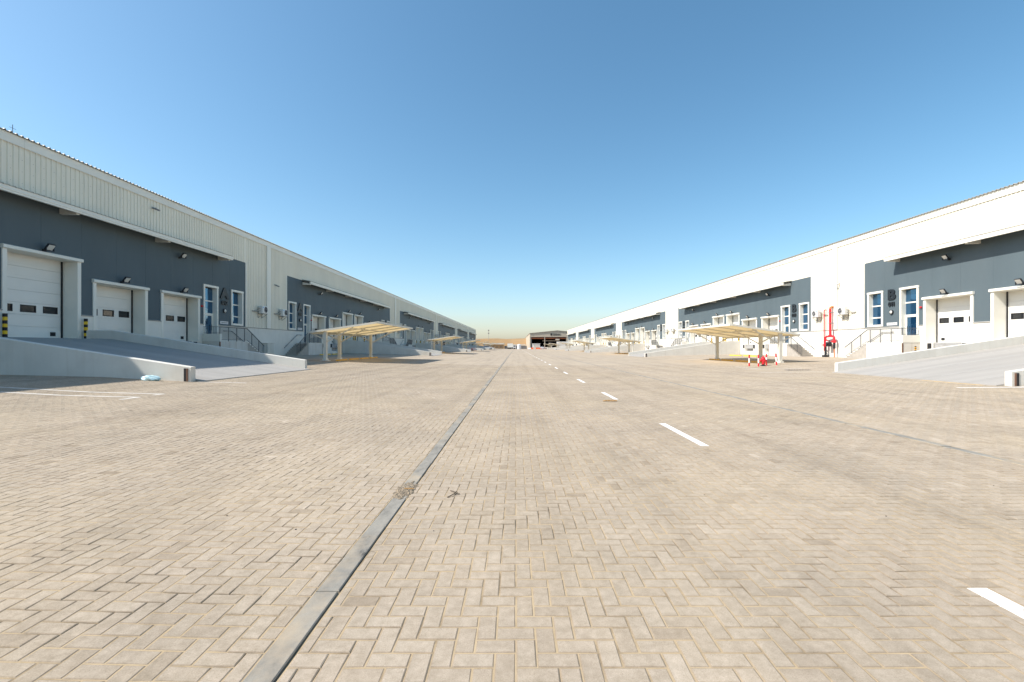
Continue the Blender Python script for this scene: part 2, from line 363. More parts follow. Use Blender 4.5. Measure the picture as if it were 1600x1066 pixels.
# joint centre lines on the apron run straight down the slope, so one layout serves all zones
def field(zn, nsingle):
    xa, xb = zones[zn]
    L = paver_layout(xa+0.004, xb-0.004)
    n = len(L)
    cx, cy = (L[:, 0]+L[:, 1])/2, (L[:, 2]+L[:, 3])/2
    patch = np.sin(cx*0.9+1.3*np.sin(cy*0.5))*np.sin(cy*0.8+0.7*np.sin(cx*1.1+2))
    tint = np.clip(0.50+0.07*patch+rng.normal(0, 0.085, n)+(rng.random(n) > 0.975)*0.22-(rng.random(n) > 0.97)*0.26, 0.0, 1.0)
    if zn == 'apron': tint = np.clip(tint+0.14, 0, 1)
    # the pavers that show largest: nearest ones inside the frame
    vis = (cy > 1.97) & (np.abs(cx) < 1.12*cy)
    full = (np.abs((L[:, 1]-L[:, 0])*(L[:, 3]-L[:, 2])-0.02) < 1e-5)
    order = np.argsort(np.where(vis & full, cy, 999)); pick = order[:nsingle] if nsingle else order[:0]
    pick = pick[(vis & full)[pick]]
    mask = np.zeros(n, bool); mask[pick] = True
    gap = 0.0016+rng.random((n, 4))*0.0019
    x0 = L[:, 0]+gap[:, 0]; x1 = L[:, 1]-gap[:, 1]; y0 = L[:, 2]+gap[:, 2]; y1 = L[:, 3]-gap[:, 3]
    dz = np.clip(rng.normal(0.0003, 0.0007, n), -0.0006, 0.002); tx = np.clip(rng.normal(0, 0.0004, n), -0.0006, 0.0006); ty = np.clip(rng.normal(0, 0.0004, n), -0.0006, 0.0006)
    Zf = lambda x: np.interp(x, PX, PZ)
    def build(sel, nlev):
        m = sel.sum(); a0, a1, b0, b1 = x0[sel], x1[sel], y0[sel], y1[sel]
        lev = [(0.0, -0.020), (0.0, -0.003), (0.0062, 0.0)] if nlev == 3 else [(0.0, -0.010), (0.0055, 0.0)]
        V = np.zeros((m, 4*len(lev), 3))
        for li, (ins, h) in enumerate(lev):
            for ci, (sx, sy) in enumerate(((0, 0), (1, 0), (1, 1), (0, 1))):
                X = np.where(sx, a1-ins, a0+ins); Y = np.where(sy, b1-ins, b0+ins)
                V[:, li*4+ci, 0] = X; V[:, li*4+ci, 1] = Y
                V[:, li*4+ci, 2] = Zf(X)+h+dz[sel]+(tx[sel]*(2*sx-1)+ty[sel]*(2*sy-1))
        q = []
        for li in range(len(lev)-1):
            for c in range(4):
                d = (c+1) % 4; q.append((li*4+c, li*4+d, li*4+4+d, li*4+4+c))
        t = (len(lev)-1)*4; q.append((t, t+1, t+2, t+3)); q = np.array(q)
        F = (np.arange(m)[:, None, None]*(4*len(lev))+q[None]).reshape(-1, 4)
        return V.reshape(-1, 3), F, len(q)
    rest = ~mask
    parts = []
    for sel, nl in ((rest & (cy < 9), 3), (rest & (cy >= 9), 2)):
        V, F, nq = build(sel, nl); drop = np.full(nq, 0.42); drop[-1] = 0.0     # grime in the arrises
        parts.append((V, F, np.clip(tint[sel][:, None]-drop[None], 0, 1).ravel()))
    V = np.concatenate([p[0] for p in parts]); F = np.concatenate([parts[0][1], parts[1][1]+len(parts[0][0])]); T = np.concatenate([p[2] for p in parts])
    me = bpy.data.meshes.new('paver_field'); me.vertices.add(len(V)); me.vertices.foreach_set('co', V.ravel().astype(np.float32))
    me.loops.add(F.size); me.loops.foreach_set('vertex_index', F.ravel().astype(np.int32))
    me.polygons.add(len(F)); me.polygons.foreach_set('loop_start', np.arange(0, F.size, 4, dtype=np.int32))
    at = me.attributes.new('tint', 'FLOAT', 'FACE'); at.data.foreach_set('value', T.astype(np.float32))
    me.update(calc_edges=True); me.shade_flat(); me.materials.append(MATS['paver'])
    o = put('paver_field', me, sheets[zn]); o['kind'] = 'stuff'
    # single pavers share two meshes
    for k, (wx, wy) in ((0, (0.2, 0.1)), (3, (0.1, 0.2))):
        if k in single_mesh: continue
        b = MB(); g = 0.0026
        b.mi = 1
        for (i0, h0, i1, h1) in ((0, -0.02, 0, -0.003), (0, -0.003, 0.0062, 0)):
            lo = [(-wx/2+g+i0, -wy/2+g+i0, h0), (wx/2-g-i0, -wy/2+g+i0, h0), (wx/2-g-i0, wy/2-g-i0, h0), (-wx/2+g+i0, wy/2-g-i0, h0)]
            hi = [(-wx/2+g+i1, -wy/2+g+i1, h1), (wx/2-g-i1, -wy/2+g+i1, h1), (wx/2-g-i1, wy/2-g-i1, h1), (-wx/2+g+i1, wy/2-g-i1, h1)]
            for c in range(4): b.quad(lo[c], lo[(c+1) % 4], hi[(c+1) % 4], hi[c])
        b.mi = 0; b.quad(*hi); single_mesh[k] = b.mesh('paver', ['paver_single', 'paver_edge'], recalc=False)
    for i in pick:
        p = put('paver', single_mesh[int(L[i, 4])], sheets[zn], (cx[i], cy[i], zg(cx[i])+dz[i]))
        pass
        p.rotation_euler = (float(np.clip(rng.normal(0, 0.004), -0.006, 0.006)), (0.0245 if zn == 'yard' else 0.0)+float(np.clip(rng.normal(0, 0.004), -0.006, 0.006)), rng.normal(0, 0.006)); p['tint'] = float(tint[i])
field('yard', 170); field('road', 290); field('apron', 0)

# flush concrete kerbs along the road, one-metre stones
for side, (xa, xb) in (('l', (LX, LX+0.15)), ('r', (RX-0.15, RX))):
    bed = MB().box(xa-0.004, xb+0.004, -12, YEND, -0.2, -0.012)
    kb = struct(put('kerb', bed.mesh('kerb', 'sand')))
    ka, kz = xa+0.002, xb-(0.012 if side == 'l' else 0.004)
    b = MB(); L_, i_, c_ = 0.994, 0.006, 0.005
    b.hexa([(ka, 0, -0.1), (kz, 0, -0.1), (kz, L_, -0.1), (ka, L_, -0.1), (ka, 0, -c_), (kz, 0, -c_), (kz, L_, -c_), (ka, L_, -c_)])
    b.hexa([(ka, 0, -c_), (kz, 0, -c_), (kz, L_, -c_), (ka, L_, -c_), (ka+i_, i_, 0), (kz-i_, i_, 0), (kz-i_, L_-i_, 0), (ka+i_, L_-i_, 0)])
    me = b.mesh('kerb_stone', 'kerb', recalc=False)
    for n in range(120):
        o = put('kerb_stone', me, kb, (rng.normal(0, 0.0015), 2.76-4+n*1.0, 0.004+rng.normal(0, 0.0012)))
        o.rotation_euler = (rng.normal(0, 0.0015), 0, rng.normal(0, 0.0012))
    b = MB()
    y = 2.76-4+120
    while y < YEND-1:
        b.box(ka, kz, y, y+0.994, -0.1, 0.004); y += 1
    o = put('kerb_run', b.mesh('kerb_run', 'kerb'), kb); o['kind'] = 'stuff'

# painted markings
def mark(parent, name, x0, x1, y0, y1, m, lift=0.0024):
    b = MB(); n = max(1, int((x1-x0)/1.0))
    for i in range(n):
        a = x0+(x1-x0)*i/n; c = x0+(x1-x0)*(i+1)/n
        b.hexa([(a, y0, zg(a)+lift-0.004), (c, y0, zg(c)+lift-0.004), (c, y1, zg(c)+lift-0.004), (a, y1, zg(a)+lift-0.004),
                (a, y0, zg(a)+lift), (c, y0, zg(c)+lift), (c, y1, zg(c)+lift), (a, y1, zg(a)+lift)])
    return put(name, b.mesh(name, m), parent)
y = 0.79
while y < 270:
    mark(sheets['road'], 'lane_dash', 2.765, 2.885, y, y+2.0, 'lane_paint', 0.0016); y += 6.0
for yl in (11.45, 12.25, 16.0):
    mark(sheets['yard'], 'bay_line', -22 if yl < 16 else -11.2, -9.5, yl, yl+0.1, 'old_line')
mark(sheets['yard'], 'bay_line', -9.6, -9.5, 11.0, 11.45, 'old_line'); mark(sheets['yard'], 'bay_line', -9.6, -9.5, 12.0, 12.25, 'old_line')
mark(sheets['apron'], 'bay_line', 15.2, 29, 15.6, 15.72, 'white_paint')
mark(sheets['apron'], 'bay_line', 13.6, 17.2, 25.2, 25.3, 'old_line'); mark(sheets['apron'], 'bay_line', 14.4, 18.0, 28.6, 28.7, 'old_line')
mark(sheets['apron'], 'bay_line', 15.4, 15.5, 28.7, 32.0, 'old_line')
mark(sheets['apron'], 'toe_line', 16.9, 17.0, 16.5, 19.0, 'yellow_line')

# ------------------------------------------------------------------ warehouses
# author coordinates: x = o (out of the wall towards the road), y = s (along the road), z = h (above the warehouse floor)
B0, BL, PER, NB = 1.3, 38.2, 45.35, 6
EAVE, FASC, PTOP, PL = 9.5, 9.05, 6.89, 1.28
SIDE = {-1: dict(D=23.5, F=1.90, letter='A', nums=[13, 12, 11, 10, 9, 8, 7, 6, 5, 4, 3, 2], nm='shaded'),
        1: dict(D=30.3, F=1.80, letter='B', nums=[12, 11, 10, 9, 8, 7, 6, 5, 4, 3, 2, 1], nm='sunlit')}
OPEN = [  # kind, u0, u1, h0, h1 (outer edges of the frames), u measured from the end of a dark panel block
    ('window', 0.33, 1.97, 1.36, 4.31), ('entrance', 3.62, 5.30, 0.0, 4.31),
    ('dock', 5.70, 9.40, 0.0, 3.35), ('dock', 10.50, 14.25, 0.0, 3.35), ('drive', 14.95, 18.72, 0.0, 4.31)]
def block_span(k): return B0+k*PER, B0+k*PER+BL
def openings(k):
    a, b = block_span(k); r = []
    for kind, u0, u1, h0, h1 in OPEN:
        r.append((kind, a+u0, a+u1, h0, h1, 0)); r.append((kind, b-u1, b-u0, h0, h1, 1))
    return sorted(r, key=lambda q: q[1])
S0, S1 = B0-3.6, B0+(NB-1)*PER+BL+1.0
def ribbed(mb, s0, s1, h0, h1, o=0.0, pitch=0.25, rw=0.085, rd=0.034, sl=0.012):
    """vertical trapezoidal sheeting."""
    pts = [(s0, o)]; i = math.ceil(s0/pitch)
    while i*pitch+rw < s1:
        c = i*pitch
        if c > s0+0.01: pts += [(c, o), (c+sl, o+rd), (c+rw-sl, o+rd), (c+rw, o)]
        i += 1
    pts.append((s1, o))
    b = len(mb.v)
    for (s, oo) in pts: mb.v += [(oo, s, h0), (oo, s, h1)]
    for n in range(len(pts)-1):
        mb.f.append((b+2*n, b+2*n+2, b+2*n+3, b+2*n+1)); mb.m.append(mb.mi)
    return mb
def unit_no(sg, k, e): return f"{SIDE[sg]['letter']} {SIDE[sg]['nums'][2*k+e]:03d}"
NUMW = 'zero one two three four five six seven eight nine ten eleven twelve thirteen'.split()
def unit_phrase(sg, k, e): return f"unit {SIDE[sg]['letter']} {NUMW[SIDE[sg]['nums'][2*k+e]]}"
cache = {}
def shared(key, fn):
    if key not in cache: cache[key] = fn()
    return cache[key]

def warehouse(sg):
    I = SIDE[sg]; m = -sg
    root = thing('warehouse', (sg*I['D'], 0, I['F']),
                 'long cream warehouse in shade with slate panels and A unit signs' if sg < 0 else 'long cream warehouse in full sun with slate panels and B unit signs', 'warehouse')
    P = lambda name, mb, mt, loc=(0, 0, 0), par=None, rc=True: put(name, mb.mesh(name, mt, m, 1, rc), par or root, loc)
    # shell, end walls, roof
    mb = MB(); mb.box(-58, -1.02, S0, S1, -2.0, 9.0); P('shell', mb, 'render')
    for s in (S0, S1-0.25):
        mb = MB(); mb.prism([(-1.02, -2.0), (-0.03, -2.0), (-0.03, 9.3), (-1.02, 9.3)], 1, s+0.02, s+0.23); P('end_wall', mb, 'cream')
    mb = MB()
    pit, rw, rd, sl = 0.25, 0.09, 0.055, 0.02
    pts = [(S0-0.1, 0)]; s = S0+0.05
    while s < S1-0.1:
        pts += [(s, 0), (s+sl, rd), (s+rw-sl, rd), (s+rw, 0)]; s += pit
    pts.append((S1+0.1, 0)); b = len(mb.v)
    for (s, d) in pts: mb.v += [(0.17, s, EAVE+0.012+d), (-29, s, EAVE+1.2+d), (0.17, s, EAVE-0.012+d)]
    for n in range(len(pts)-1):
        mb.f.append((b+3*n, b+3*n+3, b+3*n+4, b+3*n+1)); mb.m.append(0)
        mb.f.append((b+3*n, b+3*n+2, b+3*n+5, b+3*n+3)); mb.m.append(0)
    P('roof', mb, 'roof_metal', rc=False)
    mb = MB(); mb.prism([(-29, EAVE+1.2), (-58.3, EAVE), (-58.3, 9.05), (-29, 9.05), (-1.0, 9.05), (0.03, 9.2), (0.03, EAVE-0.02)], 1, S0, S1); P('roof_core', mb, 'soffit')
    # eave fascia in long lengths with joints
    s = S0; L = 6.0
    while s < S1-0.5:
        e = min(s+L, S1)
        mb = MB(); mb.prism([(0.036, FASC), (0.07, FASC-0.015), (0.075, FASC), (0.07, FASC+0.03), (0.07, EAVE-0.05), (0.10, EAVE-0.035), (0.10, EAVE-0.015), (0.036, EAVE-0.015)], 1, s+0.004, e-0.004)
        P('eave_fascia', mb, 'cream_trim'); s += L
    # cladding over each block and in each gap
    for k in range(NB):
        a, b = block_span(k)
        P('wall_cladding', ribbed(MB(), a, b, PTOP, FASC+0.06), 'cream', rc=False)
        nxt = block_span(k+1)[0] if k < NB-1 else S1
        g0 = b; P('wall_cladding', ribbed(MB(), g0, nxt, PL+0.03, FASC+0.06), 'cream', rc=False)
        if k == 0: P('wall_cladding', ribbed(MB(), S0, a, PL+0.03, FASC+0.06), 'cream', rc=False)
        if k <= 1:
            fx = MB()
            for (p, q, hs_) in ((a, b, (7.35, 7.9, 8.45)), (g0, nxt, (2.0, 3.3, 4.6, 5.9, 7.2, 8.4))):
                i = math.ceil(p/0.5)
                while i*0.5+0.2 < q:
                    for h in hs_: fx.box(0.0, 0.006, i*0.5+0.15, i*0.5+0.175, h-0.012, h+0.012)
                    i += 1
            o_ = P('sheet_fixings', fx, 'flashing'); o_['kind'] = 'stuff'
        # corner trims at block edges
        for s in (a, b):
            d = -1 if s == a else 1
            mb = MB(); mb.box(-0.05, 0.055, min(s, s+d*0.16), max(s, s+d*0.16), PL+0.03, PTOP); P('corner_trim', mb, 'cream_trim')
        # downpipe casing in the gap
        if k < NB-1:
            c = (b+nxt)/2
            mb = MB(); mb.box(0.0, 0.15, c-0.32, c+0.32, PL+0.03, FASC+0.02); P('downpipe_casing', mb, 'cream_trim')
        # dark insulated panels
        ops = openings(k); W = BL/18
        hs_all = sorted({PL+0.02, PTOP} | {h for o in ops for h in (o[3], o[4]) if PL < h < PTOP})
        def cells(mb, s0, s1):
            ss = sorted({s0, s1} | {x for o in ops for x in (o[1], o[2]) if s0 < x < s1})
            for p, q in zip(ss, ss[1:]):
                run = None
                for h0, h1 in zip(hs_all, hs_all[1:]):
                    cov = any(o[1] <= (p+q)/2 <= o[2] and o[3] <= (h0+h1)/2 <= o[4] for o in ops)
                    if not cov and run is None: run = h0
                    if (cov or h1 == PTOP) and run is not None:
                        mb.box(-0.08, 0.0, p, q, run, h0 if cov else h1); run = None
        if k <= 1:
            for i in range(18):
                mb = MB(); cells(mb, a+i*W+0.003, a+(i+1)*W-0.003); P('wall_panel', mb, 'dark_panel')
            # a thin dark rail behind the joints, left out at the openings
            mb = MB(); cells(mb, a, b); 
            mb.v = [(x-0.09 if x > -0.01 else x-0.06, y, z) for x, y, z in mb.v]; P('panel_rail', mb, 'dark_panel')
        else:
            mb = MB(); cells(mb, a, b); P('wall_panel', mb, 'dark_panel')
        # plinth pieces between openings, and under the docks
        xs = [a-0.0]+[x for o in ops if o[0] != 'window' for x in (o[1], o[2])]+[b]
        for p, q in zip(xs[0::2], xs[1::2]):
            if q-p < 0.05: continue
            mb = MB(); mb.box(-0.95, 0.04, p, q, -2.0, PL-0.03); P('plinth', mb, 'render')
            mb = MB(); mb.prism([(-0.06, PL-0.028), (0.085, PL-0.028), (0.085, PL+0.006), (0.06, PL+0.02), (-0.06, PL+0.06)], 1, p+0.003, q-0.003); P('plinth_flashing', mb, 'flashing')
        for o in ops:
            if o[0] == 'window': continue
            c = (o[1]+o[2])/2
            if o[0] == 'dock':   # pit with folded dock leveller
                for p, q, h0, h1 in ((o[1], c-1.05, -2.0, -0.003), (c+1.05, o[2], -2.0, -0.003), (c-1.05, c+1.05, -2.0, -0.95)):
                    mb = MB(); mb.box(-0.95, 0.04, p, q, h0, h1); P('plinth', mb, 'render')
            else:
                mb = MB(); mb.box(-0.95, 0.04, o[1], o[2], -2.0, -0.003); P('plinth', mb, 'render')
        mb = MB(); mb.box(-0.95, 0.04, g0, nxt, -2.0, PL-0.03); P('plinth', mb, 'render')
        mb = MB(); mb.prism([(-0.06, PL-0.028), (0.085, PL-0.028), (0.085, PL+0.006), (0.06, PL+0.02), (-0.06, PL+0.06)], 1, g0+0.003, nxt-0.003); P('plinth_flashing', mb, 'flashing')
        if k == 0: mb = MB(); mb.box(-0.95, 0.04, S0, a, -2.0, PL-0.03); P('plinth', mb, 'render')
        # doors and windows
        for (kind, s0, s1, h0, h1, e) in ops:
            near = k <= 1; c = (s0+s1)/2; w_ = (s1-s0)/2
            fw, dep = (0.20, 0.82) if kind in ('dock', 'drive') else (0.16, 0.34)
            def frame():
                mb = MB(); bo = 0.055
                mb.box(-dep-0.02, bo, -w_, -w_+fw, h0, h1-fw); mb.box(-dep-0.02, bo, w_-fw, w_, h0, h1-fw)
                if kind in ('dock', 'drive'):
                    mb.prism([(-dep-0.02, h1-fw), (bo+0.03, h1-fw), (bo+0.10, h1-fw+0.03), (bo+0.10, h1-0.03), (bo+0.03, h1), (-dep-0.02, h1)], 1, -w_-0.04, w_+0.04)
                else:
                    mb.box(-dep-0.02, bo+0.02, -w_-0.02, w_+0.02, h1-fw, h1)
                if kind == 'window': mb.box(-dep-0.02, bo+0.02, -w_+fw, w_-fw, h0, h0+fw)
                return mb.mesh(kind+'_frame', 'cream_trim', m, 1)
            nm = {'dock': 'dock_door', 'drive': 'drive_in_door', 'window': 'window', 'entrance': 'entrance_door'}[kind]
            key = (sg, kind, round(w_, 2))
            d = put(nm, shared(key+('f',), frame), root, (0, c, 0))
            iw = w_-fw; top = h1-fw
            if kind in ('dock', 'drive'):
                nP = 7 if kind == 'drive' else 5; ph = top/nP; wi = 2
                spots = (-1.08, 0.0, 1.08) 
                def leaf(i):
                    def f():
                        mb = MB(); z0, z1 = i*ph+0.005, (i+1)*ph-0.005
                        if i != wi:
                            mb.box(-dep-0.02, -dep+0.03, -iw, iw, z0, z1)
                            mb.box(-dep+0.03, -dep+0.036, -iw+0.02, iw-0.02, (z0+z1)/2-0.14, (z0+z1)/2+0.14)
                        else:
                            za, zb = z0+ph*0.2, z1-ph*0.17
                            mb.box(-dep-0.02, -dep+0.03, -iw, iw, z0, za); mb.box(-dep-0.02, -dep+0.03, -iw, iw, zb, z1)
                            ed = [-iw]+[x for q in spots for x in (q-0.37, q+0.37)]+[iw]
                            for p, q in zip(ed[0::2], ed[1::2]): mb.box(-dep-0.02, -dep+0.03, p, q, za, zb)
                        return mb.mesh('door_panel', 'door_white', m, 1)
                    return f
                for i in range(nP): put('door_panel', shared(key+('p', i), leaf(i)), d)
                def vis():
                    mb = MB(); z0, z1 = wi*ph+0.005, (wi+1)*ph-0.005; za, zb = z0+ph*0.2, z1-ph*0.17; mb.mi = 0
                    for (p, q, r, t_) in ((-0.37, 0.37, za, za+0.045), (-0.37, 0.37, zb-0.045, zb), (-0.37, -0.325, za, zb), (0.325, 0.37, za, zb)): mb.box(-dep-0.015, -dep+0.045, p, q, r, t_)
                    mb.mi = 1; mb.box(-dep-0.01, -dep+0.012, -0.33, 0.33, za+0.04, zb-0.04)
                    return mb.mesh('vision_panel', ['black_rubber', 'vision_glass'], m, 1)
                for q in spots: put('vision_panel', shared(key+('v',), vis), d, (0, q, 0))
                for q in (-1, 1): put('door_track', shared(key+('t', q), lambda: MB().box(-dep+0.037, -dep+0.085, min(q*(iw-0.07), q*(iw-0.001)), max(q*(iw-0.07), q*(iw-0.001)), 0, top).mesh('door_track', 'black_rubber', m, 1)), d)
                if kind == 'drive' or near:
                    put('door_latch', shared(key+('l',), lambda: MB().box(-dep+0.03, -dep+0.06, iw-0.62, iw-0.36, 0.14, 0.34).mesh('door_latch', 'black_rubber', m, 1)), d)
                if kind == 'dock':
                    lv = put('dock_leveller', shared(key+('d',), lambda: MB().box(-0.9, -0.25, -1.02, 1.02, -0.94, -0.4).box(-0.92, 0.0, -1.03, 1.03, -0.13, -0.004).box(-0.02, 0.03, -0.95, 0.95, -0.55, -0.14).mesh('dock_leveller', 'leveller', m, 1)), d)
                    for q in (-1.3, 1.3): put('dock_bumper', shared(key+('b',), lambda: MB().box(0.045, 0.14, -0.12, 0.12, -0.5, -0.06).mesh('dock_bumper', 'black_rubber', m, 1)), lv, (0, q, 0))
            else:
                zs = [h0+fw if kind == 'window' else 0.0, 2.13, 3.12, top]; zo = -dep+0.06
                for i, (z0, z1) in enumerate(zip(zs, zs[1:])):
                    t0 = 0.05 if i else (0.0 if kind == 'window' else 0.0)
                    leafi = kind == 'entrance' and i == 0; x = 0.13 if leafi else 0.0
                    put('pane', shared(key+('g', i), lambda: MB().box(-dep-0.01, -dep+0.02, -iw+x+0.001, iw-x-0.001, z0+t0+(0.1 if leafi else 0), z1-0.05).mesh('pane', 'glass', m, 1)), d)
                for iz, z in enumerate(zs[1:3]):
                    lowz = z-0.06 if (kind == 'entrance' and iz == 0) else z-0.05
                    put('glazing_bar', shared(key+('m', iz), lambda: MB().box(-dep-0.02, zo, -iw, iw, lowz, z+0.05).mesh('glazing_bar', 'cream_trim', m, 1)), d)
                if kind == 'entrance':
                    def leaf_frame():
                        mb = MB(); zt = zs[1]-0.061; n0 = len(mb.v)
                        o_ = [(-iw, 0.0), (iw, 0.0), (iw, zt), (-iw, zt)]; i_ = [(-iw+0.13, 0.1), (iw-0.13, 0.1), (iw-0.13, zt-0.08), (-iw+0.13, zt-0.08)]
                        for xx in (-dep-0.02, zo):
                            for (yy, zz) in o_+i_: mb.v.append((xx, yy, zz))
                        for j in range(4):
                            n_ = (j+1) % 4
                            for q in ((j, n_, 4+n_, 4+j), (8+j, 12+j, 12+n_, 8+n_), (j, 8+j, 8+n_, n_), (4+j, 4+n_, 12+n_, 12+j)): mb.f.append(q); mb.m.append(0)
                        return mb.mesh('door_leaf', 'cream_trim', m, 1)
                    put('door_leaf', shared(key+('lf',), leaf_frame), d)
                if kind == 'entrance' and near:
                    q = -1 if e == 0 else 1
                    put('door_handle', MB().tube([(zo+0.05, q*(iw-0.2), 0.85), (zo+0.05, q*(iw-0.2), 1.3)], 0.018, 6).mesh('door_handle', 'rail_metal', m, 1), d)
        # canopy over the block
        c0, c1 = a+3.3, b-3.3; OO = 0.98
        mb = MB(); pts = [(c0, 0)]; s = c0+0.05
        while s < c1-0.1:
            pts += [(s, 0), (s+0.02, 0.03), (s+0.06, 0.03), (s+0.08, 0)]; s += 0.25
        pts.append((c1, 0)); q0 = len(mb.v)
        for (s, d) in pts: mb.v += [(0.035, s, PTOP+0.06+d), (OO+0.06, s, 6.755+d), (OO+0.06, s, 6.735+d), (0.035, s, PTOP+0.04+d)]
        for n in range(len(pts)-1):
            for i in range(4):
                j = (i+1) % 4; mb.f.append((q0+4*n+i, q0+4*n+j, q0+4*n+4+j, q0+4*n+4+i)); mb.m.append(0)
        can = P('dock_canopy', mb, 'roof_metal', rc=False)
        mb = MB(); mb.prism([(OO-0.1, 6.46), (OO+0.03, 6.46), (OO+0.03, 6.54), (OO+0.05, 6.56), (OO+0.05, 6.64), (OO+0.03, 6.66), (OO+0.03, 6.74), (OO-0.1, 6.74)], 1, c0-0.02, c1+0.02); P('canopy_fascia', mb, 'cream_trim', par=can)
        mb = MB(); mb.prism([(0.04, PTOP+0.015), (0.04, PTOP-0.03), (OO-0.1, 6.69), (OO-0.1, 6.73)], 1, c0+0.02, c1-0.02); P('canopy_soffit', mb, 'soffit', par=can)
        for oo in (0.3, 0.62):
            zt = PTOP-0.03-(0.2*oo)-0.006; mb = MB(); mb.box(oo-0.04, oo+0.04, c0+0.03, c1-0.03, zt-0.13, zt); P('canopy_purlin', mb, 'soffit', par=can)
        nbk = 6
        for i in range(nbk):
            s = c0+0.25+(c1-c0-0.5)*i/(nbk-1)
            mb = MB(); mb.prism([(0.01, 6.42), (0.01, 6.70), (OO-0.105, 6.55), (OO-0.105, 6.40)], 1, s-0.09, s+0.09); P('canopy_bracket', mb, 'cream_trim', par=can)
    return root
wh = {sg: warehouse(sg) for sg in (-1, 1)}
def W(sg, o, s, h): return (sg*(SIDE[sg]['D']-o), s, SIDE[sg]['F']+h)

# ------------------------------------------------------------------ floodlights
def flood_meshes(sg, d):
    m = -sg
    def body():
        mb = MB(); mb.box(0.0, 0.05, -0.09, 0.09, -0.02, 0.1); mb.tube([(0.03, 0, 0.04), (0.30, 0, 0.04)], 0.022, 6)
        mb.box(0.27, 0.33, -0.2, -0.175, 0.02, 0.2); mb.box(0.27, 0.33, 0.175, 0.2, 0.02, 0.2); mb.box(0.28, 0.32, -0.2, 0.2, 0.0, 0.03)
        M = Matrix.Translation((0.31, 0, 0.2)) @ Matrix.Rotation(R(38), 4, 'Y')
        for (x0, x1, y0, y1, z0, z1) in ((-0.05, 0.03, -0.17, 0.17, -0.17, 0.17), (-0.10, -0.05, -0.11, 0.11, -0.11, 0.11)):
            mb.hexa([M @ Vector(p) for p in ((x0, y0, z0), (x1, y0, z0), (x1, y1, z0), (x0, y1, z0), (x0, y0, z1), (x1, y0, z1), (x1, y1, z1), (x0, y1, z1))])
        return mb.mesh('lamp_housing', 'black_metal', m, 1)
    def lens():
        mb = MB(); M = Matrix.Translation((0.31, 0, 0.2)) @ Matrix.Rotation(R(38), 4, 'Y')
        x0, x1, y0, y1, z0, z1 = 0.031, 0.045, -0.145, 0.145, -0.145, 0.145
        mb.hexa([M @ Vector(p) for p in ((x0, y0, z0), (x1, y0, z0), (x1, y1, z0), (x0, y1, z0), (x0, y0, z1), (x1, y0, z1), (x1, y1, z1), (x0, y1, z1))])
        return mb.mesh('lamp_lens', 'lamp_glass', m, 1)
    return shared((sg, 'fb'), body), shared((sg, 'fl'), lens)
def floodlight(sg, s, h, label, o=0.0):
    b, l = flood_meshes(sg, 0)
    t = thing('floodlight', W(sg, o, s, h), label, 'floodlight', f"floodlights on the {SIDE[sg]['nm']} warehouse")
    put('lamp_housing', b, t); put('lamp_lens', l, t)
DOORNAME = {0: 'dock door beside the entrance', 1: 'dock door next to the tall door', 2: 'tall drive-in door'}
for sg in (-1, 1):
    for k in range(NB):
        a, b = block_span(k)
        for e in (0, 1):
            if k == 0 and e == 0 : pass
            f = (lambda u: a+u) if e == 0 else (lambda u: b-u)
            up = unit_phrase(sg, k, e)
            for i, (kind, u0, u1, h0, h1) in enumerate(OPEN[2:]):
                floodlight(sg, f((u0+u1)/2), h1+0.03, f"floodlight over the {DOORNAME[i]} of {up}", 0.0)
            floodlight(sg, f(7.7), 5.75, f"floodlight on slate wall just below the canopy of {up}")

# ------------------------------------------------------------------ unit signs and small wall fittings
def char_mesh(ch, size, ext, off):
    cu = bpy.data.curves.new('ch', 'FONT'); cu.body = ch; cu.size = size; cu.extrude = ext; cu.offset = off; cu.align_x = 'CENTER'; cu.resolution_u = 3
    cu.bevel_depth = 0.0
    o = bpy.data.objects.new('ch', cu); C.objects.link(o); bpy.context.view_layer.update()
    me = bpy.data.meshes.new_from_object(o.evaluated_get(bpy.context.evaluated_depsgraph_get())); bpy.data.objects.remove(o)
    me.name = 'letter'; me.materials.clear(); me.materials.append(MATS['letter_black']); return me
def wall_char(sg, ch, size, loc, parent, ext=0.07, off=0.03, m='letter_black'):
    me = shared(('ch', ch, size, ext, off), lambda: char_mesh(ch, size, ext, off))
    o = put('letter', me, parent, loc)
    o.rotation_euler = (R(90), 0, R(90) if sg < 0 else R(-90)); o.scale = (1.22 if size > 1 else 1.05, 1, 1); return o
